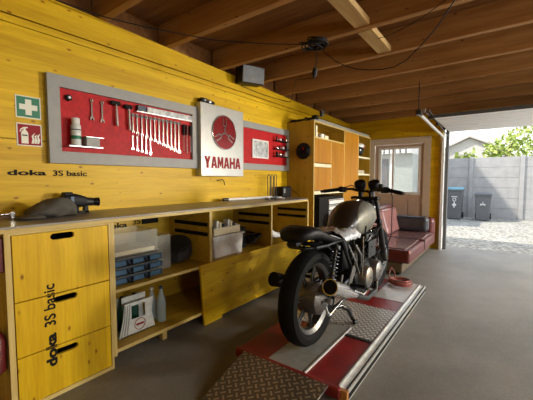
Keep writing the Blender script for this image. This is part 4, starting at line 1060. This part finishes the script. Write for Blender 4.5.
for s in (-1, 1):
    obj('head_fins', B().box(BX+s*.16, BX+s*.166, 2.62, 2.80, .60, .74), 'dull', en)
    ca = obj('carburettor', B().cyl((BX+s*.08, 2.46, .66), (BX+s*.08, 2.60, .67), .026).cyl((BX+s*.08, 2.53, .60), (BX+s*.08, 2.53, .72), .022), 'cast', en)
    obj('air_filter', B().lathe([(.022, .0), (.036, -.02), (.040, -.07), (.030, -.085)], (BX+s*.09, 2.46, .66), 'y', 20), 'dull', en, smooth=True)
    # exhaust: header pipe then silencer rising to the rear
    ex_ = obj('exhaust_pipe', B().tube([(BX+s*.07, 2.80, .67), (BX+s*.09, 2.89, .64), (BX+s*.12, 2.94, .52), (BX+s*.14, 2.92, .36), (BX+s*.16, 2.84, .27), (BX+s*.17, 2.60, .27), (BX+s*.168, 2.36, .36)], .021, 14), 'dull', mc, smooth=True)
# silencers (right bare steel cone, left black)
def silencer(a, b_, c_, mat, inner):
    a, b_ = Vector(a), Vector(b_); d = (b_-a); dn = d.normalized(); u = dn.orthogonal().normalized(); v = dn.cross(u); L = d.length
    prof = [(.020, 0), (.024, L*.08), (.030, L*.2), (.036, L*.34), (.046, L*.46), (.050, L*.55), (.050, L*.92), (.052, L*.95), (.052, L), (.047, L), (.046, L*.985)]
    o = obj('silencer', B().lathe(prof, a, (dn, u, v), 36), mat, mc, smooth=True)
    obj('silencer_opening', B().lathe([(.0, L*.86), (.040, L*.87), (.0465, L*.985), (.047, L*.999)], a, (dn, u, v), 36), inner, o)
    return o
silencer((BX+.165, 2.36, .365), (BX+.185, 1.845, .572), 0, 'bright', 'print')
silencer((BX-.168, 2.36, .36), (BX-.25, 1.84, .545), 0, 'print', 'print')
obj('silencer_bracket', B().prism([(2.05, .46), (2.09, .47), (2.12, .58), (2.10, .585)], 'yz', BX+.15, BX+.158), 'cast', mc)
# foot pegs, brake pedal, side parts
for s in (-1, 1):
    pg = obj('peg_bracket', B().prism([(2.20, .46), (2.26, .46), (2.36, .56), (2.34, .60), (2.30, .60)], 'yz', BX+s*.15, BX+s*.158), 'cast', mc)
    obj('foot_peg', B().cyl((BX+s*.158, 2.26, .47), (BX+s*.27, 2.26, .475), .014), 'rubber', pg)
obj('brake_pedal', B().tube([(BX+.17, 2.30, .42), (BX+.20, 2.42, .36), (BX+.20, 2.52, .37)], .008).box(BX+.18, BX+.23, 2.50, 2.55, .37, .38), 'chrome', mc)
obj('oil_line', B().tube([(BX+.15, 2.22, .78), (BX+.17, 2.30, .66), (BX+.165, 2.42, .52)], .006).tube([(BX+.16, 2.50, .80), (BX+.17, 2.48, .62), (BX+.17, 2.46, .47)], .005), 'chrome', mc)
obj('ignition_coil', B().cyl((BX+.12, 2.44, .70), (BX+.12, 2.44, .58), .024), 'cast', mc)
obj('side_bracket', B().tube([(BX+.12, 2.42, .74), (BX+.155, 2.45, .66), (BX+.155, 2.46, .56)], .018), 'dull', mc, smooth=True)
rnd = random.Random(31); wl = B()
for k in range(16):
    y = rnd.uniform(2.45, 2.92); z = rnd.uniform(.58, .85)
    wl.tube([(BX+.10, y, z), (BX+.17+rnd.uniform(-.02, .01), y+rnd.uniform(-.06, .06), z+rnd.uniform(-.06, .03)), (BX+.12, y+rnd.uniform(-.1, .1), z+rnd.uniform(-.14, -.04))], .006, 6)
obj('wiring', wl, 'black_gloss', mc, smooth=True)
# centre stand
cs = B()
for s in (-1, 1):
    cs.tube([(BX+s*.05, 2.16, .30), (BX+s*.085, 2.26, .295), (BX+s*.11, 2.34, .245), (BX+s*.125, 2.39, .165), (BX+s*.135, 2.40, DZ_+.02), (BX+s*.145, 2.375, DZ_+.014), (BX+s*.15, 2.42, DZ_+.014)], [.014, .018, .018, .017, .016, .017, .015], 10)
cs.tube([(BX-.05, 2.16, .30), (BX+.05, 2.16, .30)], .015)
cs.tube([(BX+.06, 2.16, .30), (BX+.10, 2.3, .34), (BX+.11, 2.44, .36)], .012)
obj('centre_stand', cs, 'black_gloss', mc, smooth=True)
# fork
for s in (-1, 1):
    lo, hi = Vector((BX+s*.095, FY-.02, AZ)), Vector((BX+s*.10, 2.985, 1.09))
    lg = obj('fork_tube', B().cyl(lo+(hi-lo)*.42, hi, .018).cyl(lo+(hi-lo)*.40, lo+(hi-lo)*.62, .026), 'dull', mc, smooth=True)
    obj('fork_slider', B().cyl(lo-(hi-lo)*.02, lo+(hi-lo)*.42, .026), 'dull', lg, smooth=True)
obj('lower_clamp', B().box(BX-.13, BX+.13, 3.04, 3.11, .84, .875), 'black', mc, bevel=.01)
obj('upper_clamp', B().box(BX-.13, BX+.13, 2.95, 3.03, 1.065, 1.095), 'black', mc, bevel=.01)
obj('headlight', B().lathe([(.0, -.12), (.05, -.11), (.08, -.06), (.09, 0), (.088, .02), (.0, .035)], (BX, 3.14, .985), 'y', 32), 'black_gloss', mc, smooth=True)
ft = B(); 
obj('front_mudguard', B().torus((BX, FY, AZ), R+.03, .0, 'x', 4, 3).bm and B().lathe([(R+.02, -.06), (R+.035, -.03), (R+.04, 0), (R+.035, .03), (R+.02, .06), (R+.018, .058), (R+.033, 0), (R+.018, -.058)], (BX, FY, AZ), 'x', 48, closed=True), 'black', mc, smooth=True) if False else None
# handlebar assembly
HZ = 1.165
hb = obj('handlebar', B().tube([(BX-.31, 2.80, HZ-.02), (BX-.22, 2.87, HZ-.005), (BX-.12, 2.94, HZ+.0), (BX-.05, 2.97, HZ-.02), (BX+.05, 2.97, HZ-.02), (BX+.13, 2.94, HZ+.0), (BX+.25, 2.86, HZ-.005), (BX+.36, 2.78, HZ-.02)], .0115, 12), 'black_gloss', mc, smooth=True)
for s in (-.86, 1):
    gr = obj('grip', B().cyl((BX+s*.255, 2.857, HZ-.006), (BX+s*.375, 2.768, HZ-.022), .0165, .0165), 'rubber', mc, smooth=True)
    obj('bar_end', B().cyl((BX+s*.375, 2.768, HZ-.022), (BX+s*.40, 2.75, HZ-.026), .012), 'black', gr)
    sw = obj('switch_housing', B().sph((BX+s*.225, 2.875, HZ-.003), .028, (1.3, 1, 1)).box(BX+s*.20-.02, BX+s*.20+.02, 2.87, 2.91, HZ-.03, HZ+.02), 'black', mc)
    obj('lever', B().tube([(BX+s*.20, 2.93, HZ), (BX+s*.25, 2.94, HZ-.008), (BX+s*.37, 2.85, HZ-.03)], .007, 8), 'black', sw, smooth=True)
    gg = obj('gauge', B().lathe([(.0, -.05), (.035, -.047), (.052, -.02), (.054, .028), (.050, .036), (.044, .030), (.0, .028)], (BX+(.072 if s > 0 else -.062), 3.02, HZ+.035), (Vector((0, -.5, .866)), Vector((1, 0, 0)), Vector((0, .866, .5))), 28), 'black', mc, smooth=True)
    obj('gauge_bracket', B().box(BX+s*.06-.012, BX+s*.06+.012, 2.98, 3.03, 1.09, HZ+.01), 'black', gg)
    obj('handlebar_riser', B().cyl((BX+s*.05, 2.98, 1.09), (BX+s*.05, 2.972, HZ-.01), .014), 'black', mc)
obj('master_cylinder', B().cyl((BX+.16, 2.93, HZ+.005), (BX+.16, 2.93, HZ+.05), .022).box(BX+.13, BX+.19, 2.91, 2.95, HZ-.02, HZ+.01), 'black', mc, bevel=.004)
obj('control_cable', B().tube([(BX+.25, 2.90, HZ-.02), (BX+.14, 3.06, HZ+.03), (BX+.03, 3.10, HZ-.03), (BX+.06, 3.02, .98), (BX+.08, 2.94, .84)], .0045, 7).tube([(BX-.25, 2.90, HZ-.02), (BX-.16, 3.04, HZ+.035), (BX-.05, 3.10, HZ-.02), (BX-.08, 3.02, 1.0), (BX-.09, 2.9, .84)], .0045, 7).tube([(BX-.20, 2.93, HZ), (BX-.10, 3.08, HZ+.01), (BX+.02, 3.12, HZ-.06), (BX+.10, 3.1, .95)], .0045, 7), 'black', mc, smooth=True)
obj('brake_hose', B().tube([(BX+.255, 2.90, HZ-.02), (BX+.265, 2.92, 1.10), (BX+.262, 2.93, .95), (BX+.23, 3.05, .75), (BX+.12, 3.25, .55)], .0042, 7), 'black', mc, smooth=True)

film = [o for o in COL.objects if o.name.startswith('crumpled_film')][0]
mc.location = (-1.091, 2.714, DK); mc.scale = (K, K, K)
film.location = (film.location.x*K, film.location.y*K, DK+(film.location.z-.12)*K); film.scale = (K, K, K)

# hose coil on the lift deck
hs = B(); rnd = random.Random(5)
for k in range(5):
    q = Matrix.Rotation(rnd.uniform(-.05, .05), 3, 'X') @ Matrix.Rotation(rnd.uniform(-.05, .05), 3, 'Y')
    hs.torus((-.90+rnd.uniform(-.012, .012), 3.76+rnd.uniform(-.02, .02), DK+.016+.009*k), .115-.012*(k % 3), .0085, 'z', 36, 8, rot=q)
hs.tube([(-1.01, 3.76, DK+.03), (-1.03, 3.78, DK+.10), (-1.02, 3.84, DK+.16), (-1.0, 3.88, DK+.12), (-.97, 3.84, DK+.05)], .006, 7)
tag(obj('coiled_hose', hs, 'hose', smooth='all'), 'coil of orange-red hose on the far end of the red lift', 'hose')

# ------------------------------------------------------------------ cables on the ceiling
t = thing('extension_cord', 'bundled black extension cord hanging under the ceiling joists', 'cord', (-1.22, 2.45, 2.3))
cb_ = B(); rnd = random.Random(2)
for k in range(9):
    q = Matrix.Rotation(rnd.uniform(-.35, .35), 3, 'X') @ Matrix.Rotation(rnd.uniform(-.3, .3), 3, 'Y')
    cb_.torus((-1.37+rnd.uniform(-.04, .04), 2.57+rnd.uniform(-.02, .02), 2.415+rnd.uniform(-.02, .04)), rnd.uniform(.06, .10), .007, 'z', 24, 6, rot=q)
obj('bundle', cb_, 'black', t, smooth='all')
obj('plug_lead', B().tube([(-1.35, 2.57, 2.40), (-1.37, 2.60, 2.30), (-1.385, 2.61, 2.24)], .004, 6), 'black', t)
obj('socket_block', B().cyl((-1.385, 2.61, 2.245), (-1.40, 2.62, 2.185), .02, .026, seg=14).cyl((-1.40, 2.62, 2.19), (-1.405, 2.625, 2.16), .012), 'black', t)
def sag(a, b_, s, n=24):
    a, b_ = Vector(a), Vector(b_); return [a.lerp(b_, k/n)-Vector((0, 0, s*4*(k/n)*(1-k/n))) for k in range(n+1)]
obj('cord_run', B().tube([(-1.34, 2.58, 2.42), (-1.27, 2.59, 2.335), (-1.19, 2.595, 2.26), (-1.10, 2.6, 2.20), (-1.0, 2.6, 2.155), (-.89, 2.6, 2.126), (-.79, 2.59, 2.108), (-.70, 2.58, 2.105), (-.61, 2.56, 2.13), (-.5, 2.52, 2.2), (-.40, 2.49, 2.285), (-.31, 2.45, 2.39), (-.235, 2.42, 2.488)], .004, 6), 'black', t, smooth='all')
tag(obj('ceiling_wire', B().tube(sag((-.93, 2.9, 2.482), (-.235, 2.44, 2.492), .05), .003, 6), 'black'), 'thin black wire sagging from the light blocking piece to a joist', 'wire')
tag(obj('ceiling_wire', B().tube([(XW+.02, .6, 2.51), (-2.58, .9, 2.505), (-2.52, 1.3, 2.50), (-2.36, 1.62, 2.485), (-2.1, 2.05, 2.475), (-1.75, 2.38, 2.465), (-1.42, 2.56, 2.44)], .0045, 6), 'black', smooth='all'), 'black wire running from the wall top near the camera to the hanging bundle', 'wire')
tag(obj('ceiling_wire', B().tube([(XW+.10, 2.9, 2.42), (XW+.01, 3.05, 2.39), (XW+.01, 3.5, 2.38), (XW+.01, 4.0, 2.40), (XW+.04, 4.1, 2.40), (-2.0, 3.3, 2.42), (-1.42, 2.63, 2.17)], .004, 6), 'black', smooth='all'), 'black wire looping along the wall from the loudspeaker', 'wire')

# ------------------------------------------------------------------ fill light panels, added out of view on the right wall
def fill_lamp(y, label, power):  # made-up panel that brightens the interior from outside the view
    t = thing('fill_light', label, 'fill light', (XR, y, 1.2), 'added fill light panels')
    obj('housing', B().box(XR-.05, XR, y-.42, y+.42, 1.15, 2.2) if False else B().box(XR-.05, XR, y-.32, y+.32, 1.2, 2.1), 'white', t)
    obj('diffuser', B().box(XR-.056, XR-.05, y-.28, y+.28, 1.24, 2.06), emit('fill_light_diffuser', (1, .96, .88), 4), t)
    ld = bpy.data.lights.new('fill_light_source', 'AREA'); ld.shape = 'RECTANGLE'; ld.size = .56; ld.size_y = .82; ld.energy = power; ld.color = (1, .96, .88)
    lo = bpy.data.objects.new('fill_light_source', ld); COL.objects.link(lo); lo.parent = t; lo.location = (-.06, 0, .45); lo.rotation_euler = (0, PI/2, 0)
fill_lamp(6.18, 'added fill light panel on the unseen side wall next to the garage opening', 260)
fill_lamp(2.55, 'added fill light panel on the unseen side wall left of the added window', 48)
fill_lamp(-.6, 'added fill light panel on the unseen side wall at the near end', 22)

for o in list(COL.objects):          # keep the cap and the tool clear of one another
    if o.name == 'cloth_cap': o.location.x += .065; o.location.y -= .015
    if o.name == 'power_tool': o.location.x -= .055; o.location.y += .022
# ------------------------------------------------------------------ daylight
w = bpy.data.worlds.new('world'); sc.world = w; w.use_nodes = True
nt = w.node_tree; bg = nt.nodes['Background']
tc = N(nt, 'ShaderNodeTexCoord'); sx = N(nt, 'ShaderNodeSeparateXYZ'); nt.links.new(tc.outputs['Generated'], sx.inputs[0])
r = ramp(nt, sx.outputs[2], [(.0, (1.0, .98, .95)), (.25, (.90, .95, 1.0)), (1.0, (.55, .72, 1.0))])
nt.links.new(r.outputs[0], bg.inputs[0]); bg.inputs[1].default_value = 1.5
sd = bpy.data.lights.new('sun', 'SUN'); sd.energy = 4.0; sd.angle = math.radians(.6); sd.color = (1, .93, .82)
so_ = bpy.data.objects.new('sun', sd); COL.objects.link(so_)
dirv = Vector((.62, .45, -.89)).normalized()
so_.rotation_euler = dirv.to_track_quat('-Z', 'Y').to_euler()
# tall neighbouring building on the left whose roof edge throws the slanting shade on the fence
slope = .89/.62
Xe = -7.2; Ze = (0.47-Xe)*slope
nb = thing('tall_neighbour_building', 'tall rendered building left of the yard', 'building', (-10, 11, 0))
obj('wall', B().box(-13, Xe, 6.7, 15.5, -.02, Ze), 'house', nb)
vs = sc.view_settings
vs.view_transform = 'Standard'; vs.look = 'None'; vs.gamma = 1; vs.use_curve_mapping = False
vs.exposure = 0.72
